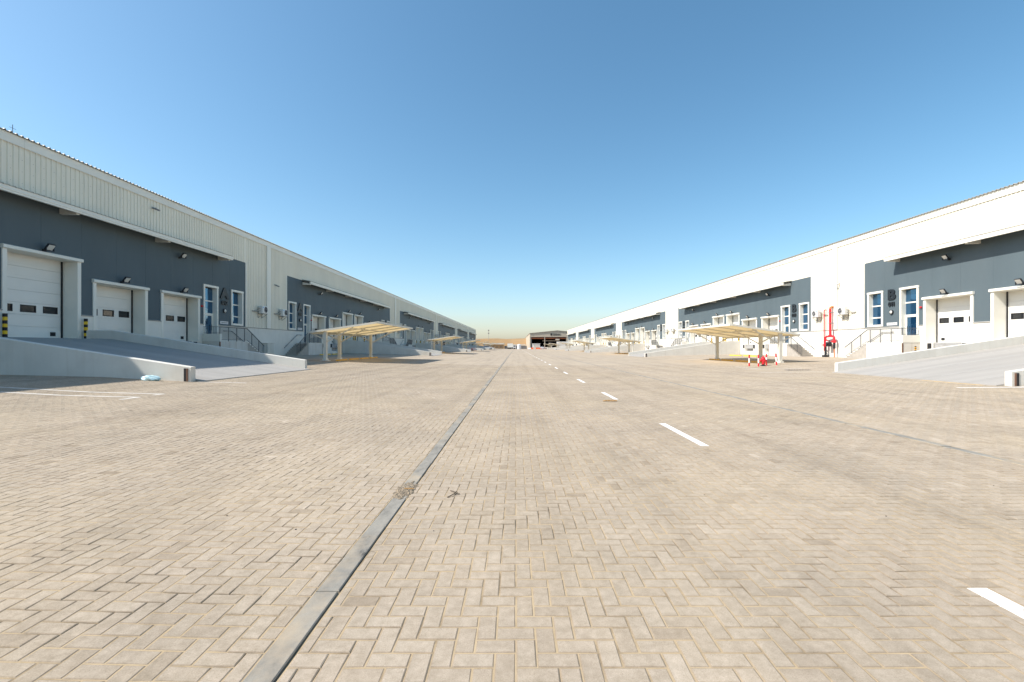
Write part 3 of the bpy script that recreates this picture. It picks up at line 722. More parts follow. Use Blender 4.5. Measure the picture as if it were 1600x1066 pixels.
for sg in (-1, 1):
    rd = 1 if sg < 0 else -1                  # reading direction along the road
    for k in range(NB):
        a, b = block_span(k)
        for e in (0, 1):
            f = (lambda u: a+u) if e == 0 else (lambda u: b-u)
            d = 1 if e == 0 else -1
            no = unit_no(sg, k, e); up = unit_phrase(sg, k, e)
            lab = f"black raised sign letters between the entrance glazing of {up}"
            t = thing('unit_sign', W(sg, 0.0, f(2.85), 2.98), lab, 'sign', 'unit signs')
            x = -sg*0.05
            wall_char(sg, no[0], 1.12, (x, 0, 0.52), t, 0.035, 0.06 if no[0] == 'A' else 0.045)
            adv = [0.19 if ch == '1' else 0.30 for ch in no[2:]]; q = -sum(adv)/2
            for ch, aw in zip(no[2:], adv):
                wall_char(sg, ch, 0.46, (x, rd*(q+aw/2), -0.02), t, 0.03, 0.022); q += aw
            if k > 1: continue
            t = thing('bulkhead_light', W(sg, 0, f(2.85), 2.47), f"round black bulkhead lamp beneath the sign of {up}", 'wall lamp', 'bulkhead lamps')
            put('lamp_ring', shared((sg, 'br'), lambda: MB().tube([(0, 0, 0), (0.07, 0, 0), (0.11, 0, 0)], 0.17, 14).mesh('lamp_ring', 'black_metal', -sg, 1)), t)
            put('lamp_lens', shared((sg, 'bl'), lambda: MB().tube([(0.111, 0.0, 0.0), (0.13, 0, 0), (0.16, 0, 0)], 0.125, 12, 0.06).mesh('lamp_lens', 'lamp_glass', -sg, 1)), t)
            t = thing('wall_plaque', W(sg, 0, f(2.85), 1.52), f"white plaque low on the slate wall below the sign of {up}", 'plaque', 'white plaques')
            put('plate', shared((sg, 'wp'), lambda: MB().box(0.002, 0.02, -0.5, 0.5, -0.11, 0.11).mesh('plate', 'plaque', -sg, 1)), t)
            def txt():
                mb = MB(); q = -0.38; random.seed(3)
                while q < 0.38:
                    w_ = random.choice((0.03, 0.045, 0.055)); mb.box(0.021, 0.023, q, q+w_, -0.035, 0.035); q += w_+0.022
                return mb.mesh('plate_print', 'plaque_text', -sg, 1)
            put('plate_print', shared((sg, 'wt'), txt), t)
            t = thing('alarm_sounder', W(sg, 0, f(5.5), 2.62), f"small red alarm sounder beside the entrance of {up}", 'alarm', 'red alarm sounders')
            put('sounder_body', shared((sg, 'al'), lambda: MB().tube([(0, 0, 0), (0.05, 0, 0), (0.09, 0, 0)], 0.075, 10).tube([(0.09, 0, 0), (0.15, 0, 0)], 0.055, 10, 0.03).mesh('sounder_body', 'red', -sg, 1)), t)

# ------------------------------------------------------------------ entrance stairs
def stair(sg, k, e):
    a, b = block_span(k); E = a if e == 0 else b; d = 1 if e == 0 else -1; m = -sg
    gz = zg(sg*(SIDE[sg]['D']-1.0))-SIDE[sg]['F']
    t = thing('entrance_stair', W(sg, 0, E, 0), f"concrete entrance stair with grey railing at {unit_phrase(sg, k, e)}", 'stair', 'entrance stairs')
    P = lambda nm, key, fn, mt, par=None: put(nm, shared((sg, d, 'st', key), lambda: fn().mesh(nm, mt, m, d)), par or t)
    u0, u1, ow = 1.95, 5.45, 1.38; n = 8; tr = 0.32; ri = -gz/n
    P('landing', 'l', lambda: MB().box(0.045, ow, u0, u1, gz-0.4, -0.004), 'render_stained')
    P('landing_upstand', 'up', lambda: MB().box(0.05, ow-0.005, u1-0.2, u1+0.02, -0.001, 0.55), 'render')
    for i in range(n):
        P('step', ('s', i), lambda: MB().box(0.05+0.002*i, ow-0.02, u0-(i+1)*tr-0.02, u0-i*tr, gz-0.4, -(i+1)*ri+0.0).box(0.05+0.002*i, ow+0.006, u0-(i+1)*tr-0.035, u0-i*tr-0.004, -(i+1)*ri+0.001, -(i+1)*ri+0.035), 'step_concrete')
    def rail():
        mb = MB(); ue = u0-n*tr; oo = ow-0.06; zb = gz+0.95
        top = [(oo, u1-0.05, 1.08), (oo, u0, 1.08), (oo, ue, zb)]; mb.tube(top, 0.032, 6)
        bot = [(oo, u1-0.05, 0.12), (oo, u0, 0.12), (oo, ue+0.1, gz+0.16)]; mb.tube(bot, 0.016, 5)
        u = u1-0.05; i = 0
        while u > ue-0.001:
            if u >= u0: z0, z1 = 0.0, 1.08
            else:
                q = (u0-u)/(u0-ue); z0 = 0.0+(gz+0.02)*q; z1 = 1.08+(zb-1.08)*q
            r = 0.03 if i % 9 == 0 else 0.011
            mb.tube([(oo, u, z0+(0 if r > 0.02 else 0.1)), (oo, u, z1)], r, 5); u -= 0.115; i += 1
        # end rail over the upstand
        mb.tube([(0.08, u1-0.09, 1.08), (oo, u1-0.09, 1.08)], 0.02, 6); mb.tube([(0.08, u1-0.09, 0.62), (oo, u1-0.09, 0.62)], 0.014, 5)
        q = 0.14
        while q < oo: mb.tube([(q, u1-0.09, 0.55), (q, u1-0.09, 1.08)], 0.009, 5); q += 0.115
        return mb
    P('railing', 'r', rail, 'rail_metal')
    def hand():
        mb = MB(); ue = u0-n*tr
        mb.tube([(0.13, u0+1.2, 0.86), (0.13, u0+0.1, 0.86), (0.13, ue+0.1, gz+0.86), (0.13, ue-0.05, gz+0.80), (0.10, ue-0.05, gz+0.74)], 0.022, 6)
        for q in (u0+1.0, u0, u0-1.1, ue+0.3):
            z = 0.86 if q >= u0 else 0.86+gz*(u0-q)/(u0-ue); mb.tube([(0.042, q, z-0.06), (0.13, q, z-0.01)], 0.012, 5)
        return mb
    P('handrail', 'h', hand, 'rail_metal')
    P('edge_guard', 'g', lambda: MB().box(ow-0.06, ow+0.012, u1-0.05, u1+0.02, gz, -0.05), 'brown_steel')
for sg in (-1, 1):
    for k in range(NB):
        for e in (0, 1):
            if k == 0 and e == 0: continue
            stair(sg, k, e)

# ------------------------------------------------------------------ loading ramps with parapets
def ramp_thing(sg, k):
    D, F = SIDE[sg]['D'], SIDE[sg]['F']; toe = 11.4 if sg < 0 else 17.4; m = -sg
    c = B0+k*PER+BL/2; hw = 4.2; tw = 0.24; OT = D-toe; gz = zg(sg*toe)-F; OL = 1.6
    t = thing('loading_ramp', W(sg, 0, c, 0), f"concrete loading ramp with parapets rising to the tall doors of {unit_phrase(sg, k, 1)}", 'ramp', 'loading ramps')
    P = lambda nm, key, fn, mt: put(nm, shared((sg, 'rp', key), lambda: fn().mesh(nm, mt, m, 1)), t)
    def deck():
        mb = MB(); N_ = 8
        zt = lambda o: 0.0 if o <= OL else gz+0.015+(0-gz-0.015)*(1-(o-OL)/(OT+0.35-OL))
        os_ = [0.045, OL]+[OL+(OT+0.3-OL)*i/N_ for i in range(1, N_+1)]
        for p, q in zip(os_, os_[1:]):
            mb.hexa([(p, -hw, gz-0.4), (q, -hw, gz-0.4), (q, hw, gz-0.4), (p, hw, gz-0.4), (p, -hw, zt(p)), (q, -hw, zt(q)), (q, hw, zt(q)), (p, hw, zt(p))])
        return mb
    P('deck', 'd', deck, 'concrete_deck')
    # worn painted guide lines on the deck
    def par(sn):
        def f():
            y0, y1 = (hw, hw+tw) if sn > 0 else (-hw-tw, -hw); mb = MB()
            zt = lambda o: 0.47 if o <= OL else gz+0.52+(0.47-gz-0.52)*(1-(o-OL)/(OT-OL))
            for p, q in ((0.10, OL), (OL, OT)):
                lo, hi, ch = gz-0.4, None, 0.02
                mb.hexa([(p, y0, lo), (q, y0, lo), (q, y1, lo), (p, y1, lo), (p, y0, zt(p)-ch), (q, y0, zt(q)-ch), (q, y1, zt(q)-ch), (p, y1, zt(p)-ch)])
                mb.hexa([(p, y0, zt(p)-ch), (q, y0, zt(q)-ch), (q, y1, zt(q)-ch), (p, y1, zt(p)-ch), (p, y0+ch, zt(p)), (q, y0+ch, zt(q)), (q, y1-ch, zt(q)), (p, y1-ch, zt(p))])
            return mb
        return f
    for sn in (-1, 1):
        P('parapet', ('w', sn), par(sn), 'parapet_paint')
        y0, y1 = (hw, hw+tw) if sn > 0 else (-hw-tw, -hw)
        def guard():
            mb = MB(); yo = y1 if sn > 0 else y0; a_, b_ = (yo+0.001, yo+0.024) if sn > 0 else (yo-0.024, yo-0.001)
            mb.mi = 0; mb.box(OT-0.23, OT-0.145, a_, b_, gz+0.02, gz+0.47)
            mb.mi = 1; mb.box(OT-0.145, OT-0.09, a_, b_, gz+0.02, gz+0.47)
            return mb
        P('corner_guard', ('g', sn), guard, ['black_rubber', 'brown_steel'])
    for q in ((-2.9, -1.1, 1.1, 2.9)):
        def line():
            zt = lambda o: gz+0.015+(0-gz-0.015)*(1-(o-OL)/(OT+0.35-OL)); mb = MB(); n = 6
            for i in range(n):
                p, r_ = OL+0.3+(OT-OL-1.0)*i/n, OL+0.3+(OT-OL-1.0)*(i+1)/n
                mb.hexa([(p, q, zt(p)-0.01), (r_, q, zt(r_)-0.01), (r_, q+0.09, zt(r_)-0.01), (p, q+0.09, zt(p)-0.01), (p, q, zt(p)+0.004), (r_, q, zt(r_)+0.004), (r_, q+0.09, zt(r_)+0.004), (p, q+0.09, zt(p)+0.004)])
            return mb
        P('guide_line', ('l', q), line, 'deck_line')
for sg in (-1, 1):
    for k in range(NB): ramp_thing(sg, k)

# striped bollards guarding the tall doors
def bollard(sg, s, o, label, h=1.1):
    def f():
        mb = MB(); n = 7
        for i in range(n):
            mb.mi = i % 2; mb.tube([(0, 0, h*i/n), (0, 0, h*(i+1)/n)], 0.085, 10)
        return mb.mesh('striped_bollard', ['black_rubber', 'yellow'])
    z = 0.0
    tag(put('striped_bollard', shared(('bol', h), f), None, W(sg, o, s, z)), label, 'bollard', 'striped bollards at the tall doors')
for sg in (-1, 1):
    for k in range(NB):
        a, b = block_span(k)
        for e in (0, 1):
            f = (lambda u: a+u) if e == 0 else (lambda u: b-u)
            for u, wd in ((14.86, 'outer'), (18.76, 'inner')):
                bollard(sg, f(u), 0.22, f"yellow and black bollard, {wd} jamb of tall door, {unit_phrase(sg, k, e)}")

# ------------------------------------------------------------------ air conditioners, cameras, cabinet, fire pipes
def ac_unit(sg, s, h, label):
    m = -sg
    t = thing('air_conditioner', W(sg, 0.035, s, h), label, 'air conditioner', 'outdoor air conditioning units')
    P = lambda nm, fn, mt, par=None: put(nm, shared((sg, 'ac', nm), lambda: fn().mesh(nm, mt, m, 1)), par or t)
    P('casing', lambda: MB().box(0.16, 0.48, -0.43, 0.43, 0.0, 0.68).box(0.481, 0.495, -0.40, 0.40, 0.03, 0.65), 'ac_white')
    def ring(r0, r1, x0, x1):
        mb = MB(); n = 20
        for j in range(n):
            a, b = 2*math.pi*j/n, 2*math.pi*(j+1)/n; g = lambda x, r, t_: (x, 0.1+r*math.cos(t_), 0.35+r*math.sin(t_))
            mb.hexa([g(x0, r0, a), g(x0, r1, a), g(x0, r1, b), g(x0, r0, b), g(x1, r0, a), g(x1, r1, a), g(x1, r1, b), g(x1, r0, b)])
        return mb
    fn = P('fan_opening', lambda: MB().tube([(0.496, 0.1, 0.35), (0.50, 0.1, 0.35)], 0.275, 20), 'black_rubber')
    P('fan_ring', lambda: ring(0.27, 0.30, 0.496, 0.525), 'ac_white', fn)
    def grille():
        mb = MB()
        for r in (0.09, 0.15, 0.21): 
            pts = [(0.518, 0.1+r*math.cos(2*math.pi*j/16), 0.35+r*math.sin(2*math.pi*j/16)) for j in range(17)]; mb.tube(pts, 0.005, 4)
        for j in range(6):
            a = math.pi*j/6; mb.tube([(0.518, 0.1-0.27*math.cos(a), 0.35-0.27*math.sin(a)), (0.518, 0.1+0.27*math.cos(a), 0.35+0.27*math.sin(a))], 0.005, 4)
        return mb
    P('fan_grille', grille, 'grey_metal', fn)
    def blades():
        mb = MB()
        for j in range(3):
            a = 2*math.pi*j/3; p = lambda r, da, x: (x, 0.1+r*math.cos(a+da), 0.35+r*math.sin(a+da))
            mb.hexa([p(0.04, 0, 0.502), p(0.24, -0.1, 0.502), p(0.24, 0.75, 0.506), p(0.04, 0.9, 0.506), p(0.04, 0, 0.504), p(0.24, -0.1, 0.504), p(0.24, 0.75, 0.508), p(0.04, 0.9, 0.508)])
        return mb
    P('fan_blade', blades, 'grey_metal', fn)
    P('sticker', lambda: MB().box(0.496, 0.498, -0.34, -0.22, 0.50, 0.60), 'sticker_blue')
    for q in (-0.3, 0.3):
        put('bracket', shared((sg, 'acb'), lambda: MB().prism([(0.0, -0.04), (0.56, -0.04), (0.56, -0.001), (0.0, -0.001)], 1, -0.025, 0.025).prism([(0.0, -0.4), (0.04, -0.4), (0.04, -0.041), (0.0, -0.041)], 1, -0.025, 0.025).hexa([(0.0, -0.02, -0.40), (0.05, -0.02, -0.40), (0.05, 0.02, -0.40), (0.0, 0.02, -0.40), (0.47, -0.02, -0.045), (0.53, -0.02, -0.045), (0.53, 0.02, -0.045), (0.47, 0.02, -0.045)]).mesh('bracket', 'flashing', m, 1)), t, (0, q, 0))
    P('drip_tray', lambda: MB().box(0.12, 0.60, -0.5, 0.5, -0.0005, 0.0), 'flashing') if False else None
    P('pipe_run', lambda: MB().tube([(0.30, -0.43, 0.45), (0.28, -0.55, 0.46), (0.18, -0.62, 0.35), (0.08, -0.66, 0.22), (0.05, -1.0, 0.18), (0.05, -1.25, 0.18)], 0.032, 7).tube([(0.30, -0.43, 0.25), (0.28, -0.52, 0.2), (0.12, -0.58, 0.12), (0.05, -0.8, 0.12), (0.05, -1.2, 0.12)], 0.028, 7), 'flashing')
for sg in (-1, 1):
    for k in range(NB-1):
        b = block_span(k)[1]; n = block_span(k+1)[0]
        ac_unit(sg, b+2.2, 2.62, f"white air conditioner on the cream wall beside the windows of {unit_phrase(sg, k, 1)}")
        ac_unit(sg, n-1.3, 2.62, f"white air conditioner on the cream wall beside the windows of {unit_phrase(sg, k+1, 0)}")
def wall_camera(sg, s, h, label):
    t = thing('wall_camera', W(sg, 0.034, s, h), label, 'camera', 'wall cameras')
    put('arm', shared((sg, 'wca'), lambda: MB().box(0.0, 0.03, -0.06, 0.06, -0.06, 0.06).tube([(0.02, 0, 0), (0.22, 0, 0.0), (0.25, 0, -0.05)], 0.02, 6).mesh('arm', 'flashing', -sg, 1)), t)
    put('camera_body', shared((sg, 'wcb'), lambda: MB().tube([(0.12, -0.12, -0.04), (0.36, 0.08, -0.14)], 0.055, 8).tube([(0.37, 0.088, -0.145), (0.40, 0.11, -0.157)], 0.045, 8).mesh('camera_body', 'grey_metal', -sg, 1)), t)
wall_camera(-1, 29.4, 8.55, 'small dark unidentified fitting, modelled as a camera, high on cream cladding above the canopy')  # camera model stands in for an unidentified dark speck, no known camera here
wall_camera(-1, 44.3, 5.6, 'small camera on cream cladding between units A twelve and A eleven')
wall_camera(1, 42.6, 5.6, 'small camera on sunlit cladding between units B eleven and B ten')
t = thing('roof_antenna', W(-1, 0.0, 21.3, EAVE+0.03), 'thin dark antenna standing on the eave of the shaded warehouse', 'antenna')
put('mast', MB().tube([(-0.05, 0, 0), (-0.05, 0, 0.45)], 0.012, 5).mesh('mast', 'black_metal'), t)
put('cross_rod', MB().tube([(-0.05, -0.14, 0.28), (-0.05, 0.14, 0.28)], 0.008, 4).mesh('cross_rod', 'black_metal'), t)
gzl = zg(-22.5)-SIDE[-1]['F']
t = thing('meter_cabinet', W(-1, 0.045, 42.7, gzl), 'beige steel cabinet against the plinth between units A twelve and A eleven', 'cabinet')
put('cabinet_body', MB().box(0, 0.45, -0.55, 0.55, -0.1, 1.2).box(-0.0, 0.5, -0.6, 0.6, 1.2, 1.24).mesh('cabinet_body', 'render_stained'), t)
put('cabinet_door', MB().box(0.451, 0.47, -0.5, -0.01, 0.08, 1.14).mesh('cabinet_door', 'post_paint'), t)
put('cabinet_door', MB().box(0.451, 0.47, 0.01, 0.5, 0.08, 1.14).mesh('cabinet_door', 'post_paint'), t)

def fire_pipes(sg, s):
    gz = zg(sg*(SIDE[sg]['D']-0.5))-SIDE[sg]['F']; m = -sg
    t = thing('fire_riser', W(sg, 0.0, s, 0), 'red fire riser pipes with valves on sunlit wall between units B eleven and B ten', 'fire riser')
    P = lambda nm, mb, mt='red', par=None, sm=True: put(nm, mb.mesh(nm, mt, m, 1, smooth=False), par or t)
    r = 0.105; o = 0.42
    P('main_riser', MB().tube([(o, 0, 0.72), (o, 0, 3.25)], r, 12))
    P('wall_elbow', MB().tube([(o, 0, 3.25), (o-0.03, 0, 3.38), (o-0.12, 0, 3.45), (0.02, 0, 3.46)], r*1.02, 12), 'rust_red')
    P('manifold', MB().tube([(o, -0.55, 0.50), (o, -0.5, 0.60), (o, -0.38, 0.66), (o, 0.0, 0.68), (o, 0.5, 0.66), (o, 0.62, 0.60), (o, 0.66, 0.50)], r*0.9, 10))
    P('flange', MB().tube([(o, 0, 0.74), (o, 0, 0.82)], 0.16, 12))
    v1 = P('valve_branch', MB().tube([(o, 0.66, 0.50), (o, 0.66, -0.35)], r*0.85, 10))
    P('valve_body', MB().tube([(o, 0.66, -0.02), (o, 0.66, -0.1), (o, 0.66, -0.2), (o, 0.66, -0.28)], 0.15, 10).tube([(o+0.1, 0.66, -0.15), (o+0.32, 0.66, -0.15)], 0.05, 8), 'red', v1)
    P('hand_wheel', MB().tube([(o+0.33+0.0*j, 0.66+0.16*math.cos(2*math.pi*j/14), -0.15+0.16*math.sin(2*math.pi*j/14)) for j in range(15)], 0.018, 5), 'red', v1)
    P('flange', MB().tube([(o, 0.66, 0.24), (o, 0.66, 0.29)], 0.14, 12), 'red', v1)
    v2 = P('valve_branch', MB().tube([(o, -0.55, 0.50), (o, -0.55, 0.05)], r*0.85, 10))
    P('valve_body', MB().tube([(o, -0.55, 0.3), (o, -0.55, 0.18), (o, -0.55, 0.06)], 0.16, 10).tube([(o, -0.55, 0.18), (o+0.28, -0.55, 0.18)], 0.06, 8), 'red', v2)
    P('check_valve', MB().tube([(o, -0.55, 0.05), (o, -0.55, -0.5)], 0.11, 10), 'black_metal')
    P('pipe_base', MB().tube([(o, 0.66, -0.35), (o, 0.66, gz-0.1)], 0.10, 10).box(o-0.2, o+0.2, 0.44, 0.88, gz-0.1, gz+0.2), 'black_metal')
    P('pipe_base', MB().tube([(o, -0.55, -0.5), (o, -0.55, gz-0.1)], 0.05, 8), 'rust_red')
    P('alarm_valve', MB().box(o-0.12, o+0.22, -0.05, 0.33, -0.3, 0.12).tube([(o+0.22, 0.1, -0.05), (o+0.3, 0.1, -0.05)], 0.09, 10).tube([(o, 0.14, 0.12), (o, 0.14, 0.3), (o, 0.5, 0.34)], 0.035, 7), 'black_metal')
    P('gauge', MB().tube([(o+0.1, 0.3, 0.16), (o+0.16, 0.3, 0.16)], 0.07, 10), 'ac_white')
    P('lever_valve', MB().box(o-0.05, o+0.05, 0.2, 0.55, 0.2, 0.26).tube([(o, 0.4, 0.26), (o+0.12, 0.28, 0.36)], 0.03, 6), 'red')
    P('side_pipe', MB().tube([(0.22, 1.15, -0.72), (0.22, 1.15, 3.15), (0.19, 1.15, 3.26), (0.02, 1.15, 3.28)], 0.048, 8), 'red')
    P('link_pipe', MB().tube([(0.22, 1.15, -0.42), (0.3, 0.95, -0.42), (o, 0.72, -0.42)], 0.04, 8), 'red')
    P('link_pipe', MB().tube([(0.22, 1.15, -0.70), (0.3, 0.95, -0.70), (o, 0.72, -0.70)], 0.04, 8), 'red')
    for z in (1.9, 2.9):
        P('pipe_clamp', MB().box(0.035, o+0.11, -0.13, -0.115, z, z+0.05).box(0.035, o+0.11, 0.115, 0.13, z, z+0.05).box(o+0.106, o+0.12, -0.13, 0.13, z, z+0.05), 'grey_metal')
fire_pipes(1, 43.25)
# striped bollards and posts at the dock walls of the entrance landings
for sg in (-1, 1):
    for k, e in ((0, 1), (1, 0)):
        a, b = block_span(k); E = a if e == 0 else b; d = 1 if e == 0 else -1; gz = zg(sg*(SIDE[sg]['D']-2))-SIDE[sg]['F']
        def f():
            mb = MB(); n = 9; 
            for i in range(n): mb.mi = i % 2; mb.tube([(0, 0, 0.45+0.62*i/n), (0, 0, 0.45+0.62*(i+1)/n)], 0.055, 9)
            mb.mi = 0; mb.tube([(0, 0, -0.2), (0, 0, 0.45)], 0.055, 9)
            return mb.mesh('guard_post', ['black_rubber', 'amber'])
        tag(put('guard_post', shared('gp', f), None, W(sg, 0.75, E+d*5.85, gz)), f"slim amber striped guard post beside the entrance landing of {unit_phrase(sg, k, e)}", 'guard post', 'guard posts by the landings')

# ------------------------------------------------------------------ carports
CAR_Z = [34.3, 77.6, 122.4, 167.4, 212.6, 256.0]
def carport(sg, y0, label, near):
    px, pa, pw = (14.45, 10.4, 15.6) if sg < 0 else (20.06, 16.2, 21.4)     # post row, road edge, wall edge
    gz = zg(sg*px); m = sg; Lc = 11.4
    ZA, ZW = 2.93, 2.17
    t = thing('carport', (sg*px, y0, gz), label, 'carport', 'fabric carports')
    zc = lambda x: ZW+(ZA-ZW)*(pw-x)/(pw-pa)           # canopy height across
    X = lambda x: x-px                                   # author x (away from road = +), mirrored with m
    P = lambda nm, key, fn, mt, par=None, sm=False: put(nm, shared((sg, 'cp', key), lambda: fn().mesh(nm, mt, m, 1, smooth=sm)), par or t)
    def fab():
        mb = MB(); nx, ny = 8, 24; b = len(mb.v)
        for lay in (0, 1):
            for i in range(nx+1):
                for j in range(ny+1):
                    x = pa+0.06+(pw-pa-0.12)*i/nx; yy = 0.06+(Lc-0.12)*j/ny
                    sag = 0.10*(math.sin(math.pi*i/nx)*abs(math.sin(math.pi*j/ny*4)))
                    mb.v.append((X(x), yy, zc(x)-sag-0.012*lay))
        S_ = (nx+1)*(ny+1)
        for lay in (0, 1):
            for i in range(nx):
                for j in range(ny):
                    q = [b+lay*S_+i*(ny+1)+j, b+lay*S_+(i+1)*(ny+1)+j, b+lay*S_+(i+1)*(ny+1)+j+1, b+lay*S_+i*(ny+1)+j+1]
                    mb.f.append(tuple(q if lay == 0 else q[::-1])); mb.m.append(0)
        return mb
    put('canopy_fabric', shared((sg, 'cp', 'fab'), lambda: (lambda mb: mb.mesh('canopy_fabric', 'fabric', m, 1, recalc=False, smooth=True))((lambda f_: (f_.f.__delitem__(slice(len(f_.f)//2, None)), f_.m.__delitem__(slice(len(f_.m)//2, None)), f_)[2])(fab()))), t)
    for q, (a, b) in enumerate((((pa, 0), (pa, Lc)), ((pw, 0), (pw, Lc)))):
        P('edge_beam', ('e', q), lambda: MB().hexa([(X(a[0])-0.06, 0, zc(a[0])-0.10), (X(a[0])+0.06, 0, zc(a[0])-0.10), (X(a[0])+0.06, Lc, zc(a[0])-0.10), (X(a[0])-0.06, Lc, zc(a[0])-0.10), (X(a[0])-0.06, 0, zc(a[0])+0.05), (X(a[0])+0.06, 0, zc(a[0])+0.05), (X(a[0])+0.06, Lc, zc(a[0])+0.05), (X(a[0])-0.06, Lc, zc(a[0])+0.05)]), 'post_paint')
    ribs = (0.0, 2.85, 5.7, 8.55, Lc)
    for q, yy in enumerate(ribs):
        P('rib', ('r', q), lambda: MB().hexa([(X(pa)+0.07, yy-0.05, zc(pa+0.07)-0.09), (X(pw)-0.07, yy-0.05, zc(pw-0.07)-0.09), (X(pw)-0.07, yy+0.05, zc(pw-0.07)-0.09), (X(pa)+0.07, yy+0.05, zc(pa+0.07)-0.09), (X(pa)+0.07, yy-0.05, zc(pa+0.07)+0.045), (X(pw)-0.07, yy-0.05, zc(pw-0.07)+0.045), (X(pw)-0.07, yy+0.05, zc(pw-0.07)+0.045), (X(pa)+0.07, yy+0.05, zc(pa+0.07)+0.045)]), 'post_paint')
    P('purlin', 'pu', lambda: MB().tube([(X(18.2 if sg > 0 else 12.4), 0.08, zc(18.2 if sg > 0 else 12.4)-0.17), (X(18.2 if sg > 0 else 12.4), Lc-0.08, zc(18.2 if sg > 0 else 12.4)-0.17)], 0.04, 6), 'post_paint')
    for yy in (0.25, 3.0, Lc-0.35):
        p = put('post', shared((sg, 'cp', 'p'), lambda: MB().box(-0.115, 0.115, -0.115, 0.115, -0.05, zc(px)-0.10).mesh('post', 'post_paint', m, 1)), t, (0, yy, 0))
        put('base_plate', shared((sg, 'cp', 'b'), lambda: MB().prism([(-0.3, -0.05), (0.3, -0.05), (0.3, 0.03), (0.13, 0.05), (0.12, 0.16), (-0.12, 0.16), (-0.13, 0.05), (-0.3, 0.03)], 1, -0.26, 0.26).mesh('base_plate', 'post_paint', m, 1)), p)
        put('strut', shared((sg, 'cp', 's0'), lambda: MB().tube([(-0.1, 0, 1.45), (-2.1, 0, zc(px-2.1)-0.11)], 0.045, 8).mesh('strut', 'post_paint', m, 1)), p)
        put('strut', shared((sg, 'cp', 's1'), lambda: MB().tube([(0.1, 0, 1.62), (1.05, 0, zc(px+1.05)-0.11)], 0.045, 8).mesh('strut', 'post_paint', m, 1)), p)
def wheel_stop(x, y, L, label, m, grp):
    tag(put('wheel_stop', shared(('ws', L, m), lambda: MB().hexa([(-0.08, 0, 0), (0.08, 0, 0), (0.08, L, 0), (-0.08, L, 0), (-0.05, 0.05, 0.11), (0.05, 0.05, 0.11), (0.05, L-0.05, 0.11), (-0.05, L-0.05, 0.11)]).mesh('wheel_stop', m)), None, (x, y, zg(x)-0.005)), label, 'wheel stop', grp)
for sg in (-1, 1):
    for k, y0 in enumerate(CAR_Z):
        sd = SIDE[sg]['nm']
        up = unit_phrase(sg, k+1 if k < 5 else 5, 0)
        carport(sg, y0, f"tan fabric cantilever carport on cream posts, {ORD[k]} in the row along the {sd} warehouse", k < 2)
        if k < 5:
            for i in range(4):
                wheel_stop(sg*(13.85 if sg < 0 else 19.35), y0+0.9+i*2.72, 2.1, f"amber wheel stop, {ORD[i]} from the paired posts, under {ORD[k]} carport, {sd} side", 'amber', f"wheel stops under the {ORD[k]} {sd} carport")
            if k < 3:
                for i in range(2):
                    wheel_stop(sg*(21.3 if sg < 0 else 26.2), y0+15.2+i*3.4, 2.8, f"yellow kerb block, {ORD[i]} one before the wall past the {ORD[k]} {sd} carport", 'yellow', f"yellow kerb blocks past the {ORD[k]} {sd} carport")

# ------------------------------------------------------------------ hydrant with red and white guard posts
def hydrant(x, y, label, sub):
    z = zg(x); t = thing('fire_hydrant', (x, y, z), label, 'hydrant', 'fire hydrants')
    put('barrel', shared('hyb', lambda: MB().tube([(0, 0, 0.12), (0, 0, 0.5)], 0.115, 12).tube([(0, 0, 0.44), (0, 0, 0.50)], 0.16, 12).mesh('barrel', 'red')), t)
    put('bonnet', shared('hyo', lambda: MB().tube([(0, 0, 0.5), (0, 0, 0.58)], 0.15, 12, 0.13).tube([(0, 0, 0.58), (0, 0, 0.66)], 0.13, 12, 0.05).tube([(0, 0, 0.66), (0, 0, 0.73)], 0.035, 6).mesh('bonnet', 'red')), t)
    for d in ((-1, 0), (1, 0), (0, -1)):
        put('outlet', shared(('hyn', d), lambda: MB().tube([(d[0]*0.08, d[1]*0.08, 0.36), (d[0]*0.23, d[1]*0.23, 0.36)], 0.065, 10).tube([(d[0]*0.19, d[1]*0.19, 0.36), (d[0]*0.25, d[1]*0.25, 0.36)], 0.08, 8).mesh('outlet', 'red')), t)
    put('foot_flange', shared('hyf', lambda: MB().tube([(0, 0, -0.05), (0, 0, 0.05)], 0.19, 12).tube([(0, 0, 0.05), (0, 0, 0.12)], 0.10, 12).mesh('foot_flange', 'black_metal')), t)
    def post():
        mb = MB()
        for i, (a, b) in enumerate(((-0.05, 0.24), (0.24, 0.58), (0.58, 0.82))): mb.mi = i % 2; mb.tube([(0, 0, a), (0, 0, b)], 0.052, 10)
        return mb.mesh('hydrant_post', ['red', 'white_paint'])
    for i, (dx, dy, tl) in enumerate(((-0.95, 0.1, 0.0), (-0.60, -0.5, 0.0), (0.45, 0.4, 0.0), (1.02, 0.1, -0.07))):
        o = tag(put('hydrant_post', shared('hyp', post), None, (x+dx, y+dy, zg(x+dx))), ('red and white guard post leaning' if tl else 'upright red and white guard post') + f" beside the fire hydrant {sub}", 'guard post', f"guard posts around the hydrant {sub}")
        o.rotation_euler = (0, tl, 0)
hydrant(17.72, 32.6, 'red fire hydrant among striped posts before the sunlit carport', 'by the first sunlit carport')
hydrant(-13.6, 141.0, 'small distant red fire hydrant on the shaded side of the road', 'on the shaded side')

# manhole grating beside the near right ramp
t = thing('drain_grate', (16.9, 27.2, zg(16.9)), 'dark iron drain grate set in the paving by the sunlit ramp', 'drain grate')
put('grate_frame', MB().box(-0.75, 0.75, -0.2, 0.2, -0.05, 0.012).mesh('grate_frame', 'grey_metal'), t)
for i in range(9): put('grate_bar', shared('gb', lambda: MB().box(-0.03, 0.03, -0.17, 0.17, 0.012, 0.02).mesh('grate_bar', 'black_metal')), t, (-0.64+i*0.16, 0, 0))

